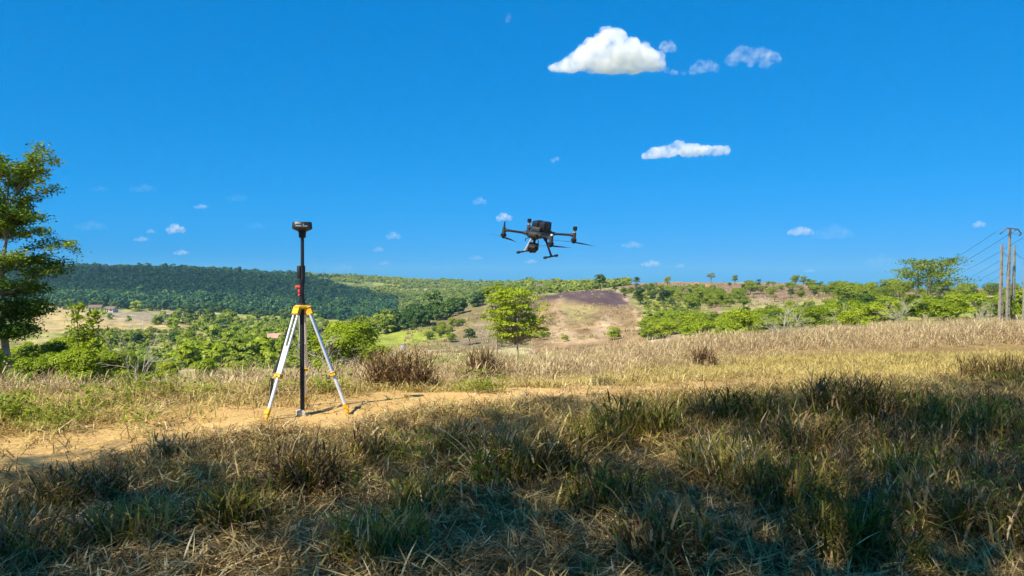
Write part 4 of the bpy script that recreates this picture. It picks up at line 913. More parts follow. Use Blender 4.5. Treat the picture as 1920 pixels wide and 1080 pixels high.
# -- trees on the left shoulder of the burnt hill, valley trees
def cover(name, protos, n, poly, ymin, s0, s1, label, group, cat='tree', ymax=2000):
    poly = np.array(poly, float); x0, y0 = poly.min(0); x1, y1 = poly.max(0); k = 0; t = 0
    while k < n and t < n * 40:
        t += 1; px, py = random.uniform(x0, x1), random.uniform(y0, y1)
        if poly_mask(np.array([px]), np.array([py]), poly, .01)[0] < .5: continue
        x, y, z = ground_at(px, py, ymin)
        if y > ymax: continue
        place_one(ch(protos), name, px, y, random.uniform(s0, s1), label, cat, group, s0, s1); k += 1
cover('tree', far_d, 34, [(735, 612), (790, 590), (860, 572), (912, 560), (912, 572), (860, 590), (810, 612), (740, 625)], 230, .9, 1.5, 'in the hill belt', 'dark belt on the hill shoulder', ymax=440)
cover('tree', far_m, 16, [(660, 610), (735, 600), (740, 628), (690, 640), (650, 635)], 200, 1.0, 1.6, 'at the belt foot', 'lower end of the belt', ymax=440)
cover('green_bush', bush_m, 9, [(790, 632), (840, 612), (870, 608), (868, 622), (800, 642)], 150, .7, 1.1, 'in the slope hedge', 'hedge across the slope', 'bush', ymax=420)
place(far_d[1], 'tree', 812, 350, 1.6, 'tall dark tree standing out of the belt on the hill shoulder', 'tree', sz=2.3)
place(far_d[2], 'tree', 798, 372, 1.1, 'round dark tree at the top of the belt on the hill shoulder', 'tree')
cover('tree', far_b + far_b + far_m, 66, [(330, 652), (560, 625), (600, 660), (600, 690), (330, 690)], 110, .6, 1.15, 'on the near valley floor', 'valley floor trees', ymax=420)
cover('tree', far_b + far_b + far_m, 70, [(350, 600), (600, 600), (640, 640), (480, 640), (350, 632)], 250, .8, 1.25, 'in the middle valley', 'middle valley trees', ymax=650)
cover('tree', far_d + far_m + far_m + far_b, 44, [(285, 600), (420, 585), (600, 588), (600, 612), (400, 612), (300, 620)], 400, 1.0, 1.7, 'on the far valley side', 'far valley trees', ymax=760)
cover('tree', far_m + far_o, 20, [(170, 640), (360, 622), (360, 640), (180, 655)], 200, .6, 1.0, 'on the dry pasture', 'pasture trees', ymax=420)
cover('tree', far_d, 26, [(105, 575), (420, 580), (420, 587), (105, 582)], 640, 1.0, 1.6, 'at the forest foot', 'trees at the forest foot', ymax=820)
cover('tree', far_b + far_m, 16, [(30, 645), (180, 630), (190, 690), (30, 690)], 90, .6, 1.0, 'on the left slope', 'trees behind the sapling', ymax=400)
for px, py, s, p, lb in ((212, 645, .95, far_d, 'dark round tree on the pasture right of the sapling'), (261, 650, 1.0, far_d, 'dark tree casting a shadow on the bare patch in the pasture'), (322, 648, .95, far_d, 'dark round tree right of the bare patch in the pasture'),
                     (207, 600, 1.0, far_b, 'small bright tree alone in the ploughed field'), (241, 602, .8, far_b, 'tiny bright tree right of the lone one in the ploughed field'), (256, 584, 2.2, far_b, 'big bright tree at the foot of the dark forested hill'),
                     (410, 620, 1.0, far_d, 'dark round tree pair member in the valley, left'), (423, 621, 1.05, far_d, 'dark round tree in the valley beside its smaller twin'), (388, 590, 2.0, far_d, 'large dark tree in the middle of the far valley')):
    x, y, z = ground_at(px, py, 150); place(ch(p), 'tree', px, y, s, lb, 'tree')
def palm(px, py, h, label):
    x, y, z = ground_at(px, py, 200); e = empty('palm_tree', (x, y, z)); r = np.random.default_rng(int(px))
    TV, TQ = tube_mesh_parts([((0, 0, -.3), (.1, 0, h * .5), .22, .17), ((.1, 0, h * .5), (0, 0, h), .17, .13)], 6); link('trunk', np_mesh('trunk', TV, TQ, True), e, M['bark'])
    V, Q, o = [], [], 0
    for k in range(16):
        a = k * 2.4; up = r.uniform(-.1, 1.1); L_ = r.uniform(2.0, 2.8); p = np.array([0, 0, h])
        for j in range(4):
            d = np.array([math.cos(a), math.sin(a), up - j * .55]); d /= np.linalg.norm(d); q = p + d * L_ / 4; s_ = np.array([-math.sin(a), math.cos(a), 0]) * (.42, .5, .4, .1)[j]; s0 = np.array([-math.sin(a), math.cos(a), 0]) * (.15, .42, .5, .4)[j]
            V += [p - s0 - (0, 0, .15), p + s0 - (0, 0, .15), q + s_ - (0, 0, .15), q - s_ - (0, 0, .15)]; Q.append([o, o + 1, o + 2, o + 3]); o += 4; p = q
    link('crown', np_mesh('crown', np.array(V), np.array(Q), False, {'rnd': ('FACE', 'FLOAT', r.uniform(.3, 1, len(Q)))}), e, M['leaf_bright'])
    tag(e, label, 'palm')
palm(426, 614, 8, 'leftmost of three slim palms in the middle of the valley'); palm(443, 614, 6.5, 'middle of three slim palms in the valley'); palm(464, 615, 7.5, 'rightmost of three slim palms in the valley')

# -- forested hills as masses
def forest(name, n, pxr, Yr, protos, s0, s1, label, keep):
    cc = bpy.data.collections.new(name + '_kinds')
    for k, me in enumerate(protos): cc.objects.link(bpy.data.objects.new('%s_kind_%02d' % (name, k), me))
    Y = np.sqrt(rng.uniform(Yr[0] ** 2, Yr[1] ** 2, n)); px = rng.uniform(pxr[0], pxr[1], n); x = wx(px, Y); z = H(x, Y)
    py = YH - F * (z - ZC) / Y; k = keep(px, py, Y, x); x, Y, z = x[k], Y[k], z[k]
    s = rng.uniform(s0, s1, len(x)); s *= np.where(rng.uniform(0, 1, len(x)) < .06, 1.35, 1)
    scatter(name, np.column_stack([x, Y, z - 1.4]), rots(len(x), .04), scls(s, .2), cc, label, 'forest')
fp = [tree_proto(300 + k, 7, 3.6, 2.8, 8, 26, 1.5, 'leaf_forest', joined=True, stem=.3) for k in range(5)]
hp = [tree_proto(320 + k, 6, 3.4, 2.4, 8, 26, 1.4, 'leaf_hill', joined=True, stem=.3) for k in range(5)]
def keep_f(px, py, Y, x):
    lim = np.interp(px, [-300, 0, 330, 480, 620, 720, 830], [566, 570, 582, 590, 600, 600, 596])
    return (py < lim + 2) & (px < 640 + (py - 545) * 4.5 + (fbm(x * .012, Y * .012, 0, 3, 71) - .5) * 260)
forest('forest', 21000, (-250, 740), (720, 1480), fp, .75, 1.65, 'dense dark forest covering the long hill at left', keep_f)
forest('hill_scrub', 12000, (560, 1000), (820, 1750), hp, .6, 1.2, 'pale sunlit scrub woodland on the far hill in the middle', lambda px, py, Y, x: (px > 560 + (py - 545) * 4.5) & (fbm(x * .007, Y * .007, 0, 3, 72) > .30))
forest('ridge_woodland', 3000, (880, 1180), (520, 900), hp, .55, 1.0, 'yellow-green woodland on the ridge behind the burnt hill', lambda px, py, Y, x: px > 885)
forest('valley_scrub', 5200, (120, 740), (120, 620), hp, .22, .55, 'low yellow-green scrub spread over the valley floor between the trees', lambda px, py, Y, x: (fbm(x * .02, Y * .02, 0, 3, 74) > .42) & ~((px < 400) & (py < 622)) & ~((px > 680) & (py > 600)))
forest('slope_scrub', 900, (1180, 1320), (190, 480), hp, .22, .5, 'low yellow-green scrub on the slope right of the burnt hill', lambda px, py, Y, x: (px > 1212 - (520 - Y) * .02))

c_scrub = proto_coll('proto_slope_tussock', [(tuft_mesh('slope_tussock', [blades(26, .8, .5, .8, 1.0, .10, 3, 1.0), blades(10, .5, .5, .9, 1.1, .12, 3, .9) + (1,)]), [M['dry'], M['leaf_olive']]) for k in range(4)])
def slope_tussocks():
    Y = np.sqrt(rng.uniform(170 ** 2, 520 ** 2, 9000)); px = rng.uniform(760, 1620, 9000); x = wx(px, Y)
    k = fbm(x * .05, Y * .05, 0, 3, 77) + .25 * rng.uniform(-1, 1, len(x)) > .52; pyy = YH - F * (H(x, Y) - ZC) / Y; k &= ~((px > 1010) & (px < 1195) & (pyy < 569) & (rng.uniform(0, 1, len(x)) < .88)); x, Y = x[k], Y[k]
    scatter('slope_tussocks', np.column_stack([x, Y, H(x, Y)]), rots(len(x), .1), scls(rng.uniform(.5, 1.3, len(x))), c_scrub, 'dry tussocks dotted over the burnt hill and the bare ridge', 'dry grass')
slope_tussocks()

name_crowd()

# ------------------------------------------------------------------ built things
class MB:
    def __init__(s): s.bm = bmesh.new()
    def box(s, c, size, rot=None, bev=0.0, taper=None):
        r = bmesh.ops.create_cube(s.bm, size=1.0); vs = r['verts']
        for v in vs:
            co = Vector((v.co.x * size[0], v.co.y * size[1], v.co.z * size[2]))
            if taper and v.co.z > 0: co.x *= taper; co.y *= taper
            if rot is not None: co = rot @ co
            v.co = co + Vector(c)
        if bev:
            es = list({e for v in vs for e in v.link_edges}); bmesh.ops.bevel(s.bm, geom=es, offset=bev, segments=2, affect='EDGES', profile=.5)
        return s
    def cyl(s, p0, p1, r0, r1=None, n=14, cap=True):
        p0, p1 = Vector(p0), Vector(p1); r1 = r0 if r1 is None else r1; d = (p1 - p0); q = d.to_track_quat('Z', 'Y')
        M_ = Matrix.Translation((p0 + p1) / 2) @ q.to_matrix().to_4x4()
        bmesh.ops.create_cone(s.bm, cap_ends=cap, segments=n, radius1=max(r0, 1e-4), radius2=max(r1, 1e-4), depth=d.length, matrix=M_); return s
    def sph(s, c, r, sc=(1, 1, 1), u=14, v=9):
        bmesh.ops.create_uvsphere(s.bm, u_segments=u, v_segments=v, radius=r, matrix=Matrix.Translation(c) @ Matrix.Diagonal((*sc, 1))); return s
    def loft(s, rings):
        L_ = [[s.bm.verts.new(p) for p in ring] for ring in rings]; n = len(L_[0])
        for a, b in zip(L_[:-1], L_[1:]):
            for k in range(n): s.bm.faces.new((a[k], a[(k + 1) % n], b[(k + 1) % n], b[k]))
        s.bm.faces.new(L_[0][::-1]); s.bm.faces.new(L_[-1]); return s
    def build(s, name, mat, parent=None, smooth=True, loc=None):
        bmesh.ops.recalc_face_normals(s.bm, faces=s.bm.faces)
        me = bpy.data.meshes.new(name); s.bm.to_mesh(me); s.bm.free()
        me.polygons.foreach_set('use_smooth', np.full(len(me.polygons), smooth))
        try: me.set_sharp_from_angle(angle=R(38))
        except Exception: pass
        o = link(name, me, parent, M[mat] if isinstance(mat, str) else mat)
        if loc is not None: o.location = loc
        return o

# -- survey tripod
TX, TY = wx(566, 7.25), 7.25; TZ = h1(TX, TY)
def survey_tripod():
    e = empty('survey_tripod', (TX, TY, TZ)); hz = 1.035
    head = MB()
    tri = lambda r_, z_, rot=0: [(r_ * math.cos(a + rot + s_), r_ * math.sin(a + rot + s_), z_) for a in (R(-115), R(5), R(125)) for s_ in (-.42, .42)]
    head.loft([tri(.064, hz - .022), tri(.070, hz - .014), tri(.070, hz + .008), tri(.064, hz + .015)])
    hd = head.build('head_plate', 'yellow', e)
    MB().cyl((0, 0, hz + .015), (0, 0, hz + .028), .054, n=24).build('platform', 'grey_plastic', hd)
    feet = [ground_at(497, 790), ground_at(653, 781), (wx(571, TY + .48), TY + .48, 0)]
    for i, f in enumerate(feet):
        fx, fy = f[0] - TX, f[1] - TY; fz = h1(f[0], f[1]) - TZ
        a = math.atan2(fy, fx); dx, dy = math.cos(a), math.sin(a); top = Vector((dx * .064, dy * .064, hz - .03)); bot = Vector((fx, fy, fz)); d = (bot - top); L_ = d.length; d.normalize()
        side = Vector((-dy, dx, 0)); leg = empty('leg', (0, 0, 0)); leg.parent = e
        q = Matrix((side, d.cross(side), d)).transposed().to_3x3()
        MB().box(top + d * .01, (.058, .040, .066), q, .008).build('hinge', 'yellow', leg)
        for s_ in (-1, 1): MB().cyl(top + d * .04 + side * s_ * .026, top + d * L_ * .60 + side * s_ * .022, .0115, n=12).build('upper_tube', 'alu', leg)
        MB().box(top + d * L_ * .47, (.030, .022, L_ * .26), q, .003).build('guide_rail', 'alu', leg)
        MB().box(top + d * L_ * .605, (.062, .038, .030), q, .006).build('clamp', 'yellow', leg)
        MB().cyl(top + d * L_ * .615 + d.cross(side) * .02, top + d * L_ * .615 + d.cross(side) * -.05, .008, n=8).build('clamp_screw', 'black', leg)
        MB().cyl(top + d * L_ * .58, bot - d * .09, .0165, n=14).build('lower_tube', 'alu', leg)
        ft = MB().cyl(bot - d * .115, bot - d * .03, .021, .018, n=12).cyl(bot - d * .03, bot + d * .03, .015, .002, n=10); ft.box(bot - d * .085 + Vector((dx, dy, 0)) * .022, (.05, .008, .03), q, .003); ft.build('foot', 'yellow', leg)
        if i == 0:
            m = MB(); pts = [top + d * .10, top + d * .28 + side * .035, top + d * L_ * .45 + side * .045, top + d * L_ * .57 + side * .05, top + d * L_ * .63 + side * .04]
            sd_ = -side if (-side).x < 0 else side
            pts = [top + d * .08 + sd_ * .035, top + d * .22 + sd_ * .06, top + d * .26 + sd_ * .055, top + d * L_ * .45 + sd_ * .05, top + d * L_ * .52 + sd_ * .056, top + d * L_ * .585 + sd_ * .06]
            for p, p2, w in zip(pts[:-1], pts[1:], (.006, .010, .006, .014, .018)): m.cyl(p, p2, w, w, n=8)
            st_ = m.build('carry_strap', 'rubber', leg)
            m = MB(); p = pts[-1] + d * .05
            for k, (ox, L2) in enumerate(((.0, .16), (.015, .22), (.03, .12), (-.01, .19))):
                m.cyl(p + sd_ * ox, p + sd_ * (ox + .03) + Vector((0, 0, -L2)), .005, .004, n=6)
            m.build('strap_end', 'rubber', leg)
    tag(e, 'yellow and silver aluminium surveying tripod standing on the sandy path', 'tripod')
survey_tripod()
def base_station():
    e = empty('base_station', (TX, TY, TZ)); zt = 1.86
    zp = lambda py: ZC + (YH - py) / F * TY - TZ
    MB().cyl((0, 0, .045), (0, 0, zp(560)), .0215, n=18).build('lower_mast', 'black', e)
    MB().cyl((0, 0, .0), (0, 0, .05), .003, .016, n=12).build('mast_point', 'silver', e)
    MB().cyl((0, 0, zp(572)), (0, 0, zp(562)), .034, .032, n=20).cyl((0, 0, zp(562)), (0, 0, zp(557)), .028, n=20).build('lower_collar', 'black', e)
    MB().cyl((0, 0, zp(557)), (0, 0, zp(528)), .0205, n=18).build('middle_mast', 'black', e)
    m = MB()
    for py in (553, 548, 543, 534): m.cyl((0, 0, zp(py)), (0, 0, zp(py - 2)), .027, n=18)
    m.build('mast_rings', 'dark_grey', e)
    MB().box((-.034, -.012, zp(537.5)), (.05, .024, .022), None, .005).box((-.052, -.012, zp(539)), (.016, .022, .03), None, .005).build('clamp_lever', 'red', e)
    MB().box((-.022, -.018, zp(546)), (.018, .018, .035), None, .004).build('clamp_latch', 'red', e)
    MB().box((-.022, -.018, zp(553)), (.018, .018, .022), None, .004).build('clamp_latch', 'red', e)
    MB().cyl((0, 0, zp(530)), (0, 0, zp(524)), .031, n=18).build('upper_collar', 'black', e)
    MB().cyl((.006, 0, zp(525)), (.006, 0, zp(498)), .0265, n=20).build('sleeve', 'black', e)
    MB().box((-.024, -.008, zp(510)), (.032, .05, zp(498) - zp(522)), None, .006).build('controller_box', 'dark_grey', e)
    MB().cyl((.006, 0, zp(499)), (.006, 0, zp(445)), .0165, n=18).build('upper_mast', 'black', e)
    # receiver head: eight-sided, wide, on a square neck
    rc = empty('receiver', (.006, 0, 0)); rc.parent = e
    def octo(w, d, z_, c=.3):
        w, d = w / 2, d / 2; k = min(w, d) * c
        return [(w - k, -d, z_), (w, -d + k, z_), (w, d - k, z_), (w - k, d, z_), (-w + k, d, z_), (-w, d - k, z_), (-w, -d + k, z_), (-w + k, -d, z_)]
    rm = Matrix.Rotation(R(14), 3, 'Z')
    rot = lambda rg: [tuple(rm @ Vector(p)) for p in rg]
    MB().loft([rot(octo(.064, .06, zp(446))), rot(octo(.068, .062, zp(437))), rot(octo(.078, .07, zp(434))), rot(octo(.16, .14, zp(430.5))), rot(octo(.185, .165, zp(429))), rot(octo(.178, .16, zp(418.5))), rot(octo(.165, .148, zp(416.8)))]).build('receiver_shell', 'black', rc)
    m = MB(); rr = np.random.default_rng(3)
    def mark(u, py, w, h): m.box(rm @ Vector((u, -.0835, 0)) + Vector((0, 0, zp(py))), (w, .002, h), rm)
    u = -.056
    while u < -.004: w = rr.uniform(.004, .007); mark(u, 424.6, w, .010); u += w + .0025
    u = .008
    while u < .05: w = rr.uniform(.004, .007); mark(u, 424.9, w, .007); u += w + .0022
    u = -.056
    while u < -.012: w = rr.uniform(.003, .006); mark(u, 420.9, w, .005); u += w + .003
    mark(.011, 421.8, .006, .010)
    m.build('lettering', 'white_ink', rc)
    MB().box(rm @ Vector((-.004, -.047, 0)) + Vector((0, 0, zp(431.3))), (.008, .02, .006), rm).box(rm @ Vector((.012, -.047, 0)) + Vector((0, 0, zp(431.3))), (.008, .02, .006), rm).build('status_light', 'white_ink', rc)
    tag(e, 'black satellite base station mast with boxy receiver on the tripod', 'base station')
base_station()
mk = MB().box((0, 0, .03), (.085, .085, .075), Matrix.Rotation(R(20), 3, 'Z'), .008).build('marker_stone', 'marker'); mk.location = (TX - .005, TY - .04, TZ - .015)
tag(mk, 'small whitish survey marker block under the mast', 'marker stone')

# -- drone
def drone():
    Y = 9.1; x = wx(1012, Y); z = ZC + (YH - 436) / F * Y
    e = empty('drone', (x, Y, z)); rot = Matrix.Rotation(R(6.0), 4, 'Y') @ Matrix.Rotation(R(11), 4, 'X') @ Matrix.Rotation(R(240), 4, 'Z')
    e.rotation_euler = rot.to_euler()
    # local: +X forward, +Y left
    rg = lambda x0, x1, y, z_, c: [(x1 - c, -y, z_), (x1, -y + c, z_), (x1, y - c, z_), (x1 - c, y, z_), (x0 + c, y, z_), (x0, y - c, z_), (x0, -y + c, z_), (x0 + c, -y, z_)]
    MB().loft([rg(-.15, .15, .055, -.065, .02), rg(-.19, .19, .085, -.045, .03), rg(-.20, .20, .095, .0, .03), rg(-.18, .18, .085, .02, .03)]).build('fuselage', 'dark_grey', e)
    MB().box((.165, 0, -.01), (.07, .11, .05), None, .015).build('nose', 'grey_plastic', e)
    for s_ in (-1, 1): MB().box((.03, s_ * .093, -.02), (.09, .012, .035), None, .004).build('side_panel', 'grey_plastic', e)
    for s_ in (-1, 1):
        b = MB().box((-.03, s_ * .045, .076), (.19, .084, .108), None, .012).build('battery', 'black', e)
        MB().box((-.03, s_ * .045, .133), (.13, .05, .008), None, .003).build('battery_handle', 'dark_grey', b)
        for k in range(3): MB().box((-.09 + k * .06, s_ * .0885, .076), (.012, .004, .08), None, .001).build('battery_rib', 'dark_grey', b)
    MB().box((.095, 0, .045), (.06, .12, .05), None, .012).build('avionics_cover', 'grey_plastic', e)
    pods = {'fl': (.30, .32, .0), 'fr': (.30, -.32, .0), 'rl': (-.29, .32, .0), 'rr': (-.29, -.32, .0)}
    ang = {'fr': -53, 'rl': -16, 'fl': 22, 'rr': -72}
    for nm, (px, py, pz) in pods.items():
        arm = empty('arm', (0, 0, 0)); arm.parent = e
        sx, sy = math.copysign(1, px), math.copysign(1, py); a0 = Vector((sx * .15, sy * .075, -.012)); a1 = Vector((px, py, pz)); d = (a1 - a0).normalized()
        MB().cyl(a0, a0 + d * .055, .024, .021, n=14).build('arm_hinge', 'grey_plastic', arm)
        MB().cyl(a0 + d * .05, a1 - d * .02, .0145, n=14).build('arm_tube', 'black', arm)
        MB().cyl(a1 - d * .05, a1 - d * .01, .020, n=14).build('arm_sleeve', 'grey_plastic', arm)
        MB().cyl(a1 + Vector((0, 0, -.045)), a1 + Vector((0, 0, .03)), .024, .021, n=16).build('motor_mount', 'grey_plastic', arm)
        MB().cyl(a1 + Vector((0, 0, -.078)), a1 + Vector((0, 0, -.045)), .035, n=20).build('motor', 'black', arm)
        if nm in ('rr', 'rl'):
            MB().cyl(a1 + Vector((0, 0, .03)), a1 + Vector((0, 0, .06)), .016, n=12).build('antenna_stem', 'silver', arm)
            MB().cyl(a1 + Vector((0, 0, .06)), a1 + Vector((0, 0, .105)), .027, .025, n=18).build('antenna_cap', 'black', arm)
        elif nm == 'fr': MB().cyl(a1 + Vector((0, 0, .03)), a1 + Vector((0, 0, .10)), .013, .007, n=10).build('antenna_rod', 'dark_grey', arm)
        else: MB().sph(a1 + Vector((0, 0, .035)), .018).build('light_cap', 'silver', arm)
        pr = empty('propeller', a1 + Vector((0, 0, -.088))); pr.parent = arm
        al = R(180 + ang[nm]) - R(240); pr.rotation_euler = (0, 0, al)
        MB().cyl((0, 0, -.012), (0, 0, .012), .017, n=14).build('hub', 'black', pr)
        for s_ in (0, 1):
            m = MB(); st_ = []
            for t in np.linspace(.05, 1, 9):
                rr_ = .268 * t; w = .021 * (math.sin(math.pi * min(1, t * 1.12) ** .7) * .9 + .18) if t < .97 else .004; tw = R(20 - 14 * t); dz = -.012 * t * t
                c_, s2 = math.cos(tw) * w, math.sin(tw) * w
                st_.append([(rr_, -c_, dz - s2), (rr_, 0, dz + .0022), (rr_, c_, dz + s2), (rr_, 0, dz - .0016)])
            m.loft(st_); b = m.build('blade', 'black', pr); b.rotation_euler = (0, 0, math.pi * s_)
    for s_ in (-1, 1):
        g = empty('landing_gear', (0, 0, 0)); g.parent = e
        MB().cyl((0, s_ * .07, -.045), (0, s_ * .10, -.085), .022, n=12).build('gear_socket', 'black', g)
        MB().cyl((0, s_ * .095, -.08), (-.01, s_ * .185, -.255), .0125, n=12).build('gear_strut', 'silver' if s_ < 0 else 'black', g)
        sk = MB().cyl((-.15, s_ * .185, -.262), (.15, s_ * .185, -.262), .0105, n=12).build('skid', 'black', g)
        for t in (-.15, .132): MB().cyl((t - .012, s_ * .185, -.262), (t + .03, s_ * .185, -.262), .0165, n=12).build('skid_foot', 'rubber', sk)
    gb = empty('gimbal_camera', (.12, 0, .0)); gb.parent = e; gb.scale = (.88, .88, .84)
    MB().cyl((0, 0, -.065), (0, 0, -.10), .03, n=16).build('gimbal_mount', 'black', gb)
    MB().box((-.012, 0, -.125), (.03, .03, .06), None, .006).box((-.012, .0, -.15), (.03, .14, .022), None, .006).build('gimbal_yoke', 'black', gb)
    for s_ in (-1, 1): MB().box((-.005, s_ * .066, -.19), (.028, .016, .09), None, .005).build('gimbal_arm', 'black', gb)
    MB().box((.01, 0, -.215), (.10, .112, .105), Matrix.Rotation(R(25), 3, 'Y'), .018).build('camera_body', 'dark_grey', gb)
    q = Matrix.Rotation(R(25), 3, 'Y')
    for oy, oz, r_ in ((.028, .016, .02), (-.026, .014, .023), (.0, -.028, .014)):
        p = Vector((.01, 0, -.215)) + q @ Vector((.05, oy, oz)); MB().cyl(p, p + q @ Vector((.02, 0, 0)), r_, n=16).build('lens', 'lens', gb)
    for s_ in (-1, 1):      # little hooked wire antennas under the nose
        MB().cyl((.14, s_ * .04, -.055), (.17, s_ * .085, -.075), .005, n=8).cyl((.17, s_ * .085, -.075), (.175, s_ * .09, -.105), .006, n=8).build('hook_antenna', 'black', e)
    tag(e, 'black four-rotor drone hovering with a camera slung beneath it', 'drone')
drone()

# -- concrete power poles, crossarm and wires
PY = 88.0
def concrete_pole(px, top_py, base_py, Y, label, wb, tilt=0.0, arm=False):
    x = wx(px, Y); z = h1(x, Y); h = ZC + (YH - top_py) / F * Y - z
    e = empty('concrete_pole', (x, Y, z)); e.rotation_euler = (0, tilt, R(25))
    m = MB(); wt = wb * .45; d = .62
    ring = lambda w, z_: [(-w / 2, -w * d / 2, z_), (w / 2, -w * d / 2, z_), (w / 2, w * d / 2, z_), (-w / 2, w * d / 2, z_)]
    m.loft([ring(wb, -.5), ring((wb + wt) / 2, h / 2), ring(wt, h)]); sh = m.build('shaft', 'concrete', e, False)
    n = int(h / 1.0)
    for k in range(1, n):
        zz = k * h / n; w = wb + (wt - wb) * zz / h
        hl = MB().box((0, -w * d / 2 - .002, zz), (w * .42, .02, .17), None, .02).build('step_hole_shade', 'dark_open', sh)  # solid dark box whose colour stands in for the shade of the hole
    return e, h
tall, hh = concrete_pole(1889, 428, 600, PY, '', .54, R(2.0))
tag(tall, 'tallest concrete power pole, carrying the steel crossarm at the right', 'power pole')
ca = empty('crossarm', (0, 0, 0)); ca.parent = tall
MB().box((.0, -.25, hh - .05), (2.2, .14, .14), None, .01).cyl((-1.05, -.25, hh - .05), (-1.75, -.25, hh - .55), .07, n=8).cyl((1.05, -.25, hh - .05), (1.75, -.25, hh - .55), .07, n=8).cyl((.1, -.25, hh - .55), (.8, -.25, hh - .1), .05, n=8).cyl((-.1, -.25, hh - .55), (-.5, -.25, hh - .1), .05, n=8).build('arm_beam', 'steel', ca)
for dx in (-1.75, 0.0, 1.75):
    m = MB()
    for k in range(3): m.cyl((dx - .18 - k * .09, -.25, hh - .62 - k * .06), (dx - .22 - k * .09, -.25, hh - .65 - k * .06), .09, n=10)
    m.build('insulator', 'steel', ca)
p1, _ = concrete_pole(1876, 458, 600, PY - 3, '', .52, R(1.2)); tag(p1, 'shorter concrete pole left of the tallest power pole', 'power pole')
p2, _ = concrete_pole(1900, 460, 600, PY + 3, '', .46, R(1.2)); tag(p2, 'slim concrete pole right of the tallest power pole', 'power pole')
p3, _ = concrete_pole(1921, 480, 600, PY - 8, '', .42, R(0.5)); tag(p3, 'concrete pole cut off by the right edge of the picture', 'power pole')
def wire(a, b, sag, r_, label, n=24):
    pts = [Vector(a).lerp(Vector(b), t) - Vector((0, 0, sag * 4 * t * (1 - t))) for t in np.linspace(0, 1, n)]
    V, Q = tube_mesh_parts([(p, q, r_, r_) for p, q in zip(pts[:-1], pts[1:])], 5)
    return tag(link('power_wire', np_mesh('power_wire', V, Q, True), None, M['wire']), label, 'power wire')
def w3(px, py, Y): return (wx(px, Y), Y, ZC + (YH - py) / F * Y)
for k, (a, b, lb) in enumerate((((1868, 434), (1640, 540), 'topmost power wire running left from the crossarm'), ((1890, 440), (1655, 545), 'second power wire down from the crossarm'), ((1917, 446), (1670, 550), 'third power wire down, passing above the sparse tree'),
                              ((1876, 488), (1690, 552), 'upper of the three lower thin wires left of the poles'), ((1889, 496), (1700, 556), 'middle of the three lower thin wires left of the poles'), ((1900, 505), (1715, 560), 'lowest thin wire left of the poles'))):
    wire(w3(*a, PY), w3(*b, 260.0), 2.2, .022 if k < 3 else .016, lb)
for a, b, lb in (((1900, 440), (2150, 330), 'power wire running right from the crossarm out of the picture'), ((1917, 448), (2150, 360), 'lower power wire running right out of the picture')):
    wire(w3(*a, PY), w3(*b, 60.0), .5, .018, lb)
wire(w3(1878, 466, PY - 3), w3(1891, 480, PY), .3, .03, 'short stay wire between the left short pole and the tallest'); wire(w3(1902, 470, PY + 3), w3(1921, 484, PY), .3, .03, 'short stay wire right of the slim pole')

# -- farm buildings far off
def house(name, px, py, ymin, w, d, h, rh, wall, label, yaw=0.2, open_front=False, Y=None):
    x, y, z = ground_at(px, py, ymin)
    e = empty(name, (x, y, z), (0, 0, yaw)); m = MB()
    m.box((0, 0, h / 2 - .3), (w, d, h + .6)).build('wall', wall, e, False)
    m = MB(); o = .6
    for s_ in (-1, 1):
        a = math.atan2(rh, d / 2); L_ = math.hypot(rh, d / 2) + o
        m.box((0, s_ * (d / 4 + o * .25), h + rh / 2 - .02), (w + 2 * o, L_, .18), Matrix.Rotation(-s_ * a, 3, 'X'))
    rf = m.build('roof', wall if wall == 'pink_wall' else 'roof', e, False)
    for s_ in (-1, 1):
        g = MB(); g.loft([[(s_ * (w / 2 - .12), -d / 2, h), (s_ * (w / 2 - .12), d / 2, h), (s_ * (w / 2 - .12), .02, h + rh - .1), (s_ * (w / 2 - .12), -.02, h + rh - .1)], [(s_ * w / 2, -d / 2, h), (s_ * w / 2, d / 2, h), (s_ * w / 2, .02, h + rh - .1), (s_ * w / 2, -.02, h + rh - .1)]]); g.build('gable', wall, e, False)
    MB().box((-w * .1, -d / 2 - .02, 1.05), (1.0, .08, 2.1), None).build('door', 'dark_open', e, False)
    for wx_ in (-w * .33, w * .2, w * .36): MB().box((wx_, -d / 2 - .02, 1.6), (1.2, .08, 1.1), None).build('window', 'dark_open', e, False)
    tag(e, label, 'farmhouse')
house('farmhouse', 179, 583, 500, 10, 7, 2.8, 2.2, 'white_wall', 'small white farmhouse with brown roof at the foot of the dark forest, middle one')
house('farmhouse', 208, 585, 500, 9, 6, 2.6, 2.0, 'white_wall', 'grey-roofed farmhouse right of the white one at the foot of the dark forest', -.25)
house('farmhouse', 139, 567, 600, 17, 8, 3.0, 2.4, 'white_wall', 'long low farmhouse roof highest on the slope by the forest', .1)
house('farmhouse', 516, 643, 180, 5.5, 4.5, 2.2, 1.5, 'pink_wall', 'pale pinkish farmhouse among the trees left of the tripod leg', .3)
house('hut', 1607, 557, 180, 3, 2.5, 2.2, .9, 'white_wall', 'tiny white hut among the bushes below the skyline at right', .2)
house('hut', 1011, 545, 420, 5, 4, 3.4, 1.4, 'white_wall', 'tiny pale hut in the woodland behind the burnt hill', .2)
def tank():
    x, y, z = ground_at(754, 658, 120); e = empty('water_tank', (x, y, z))
    MB().box((0, 0, .8), (1.6, 1.6, 2.0), None, .05).build('tank_wall', 'white_wall', e, False); MB().box((0, 0, 1.86), (1.8, 1.8, .12), None, .02).build('lid', 'concrete', e, False)
    tag(e, 'small white cube-shaped water tank beside the track on the brow', 'water tank')
tank()
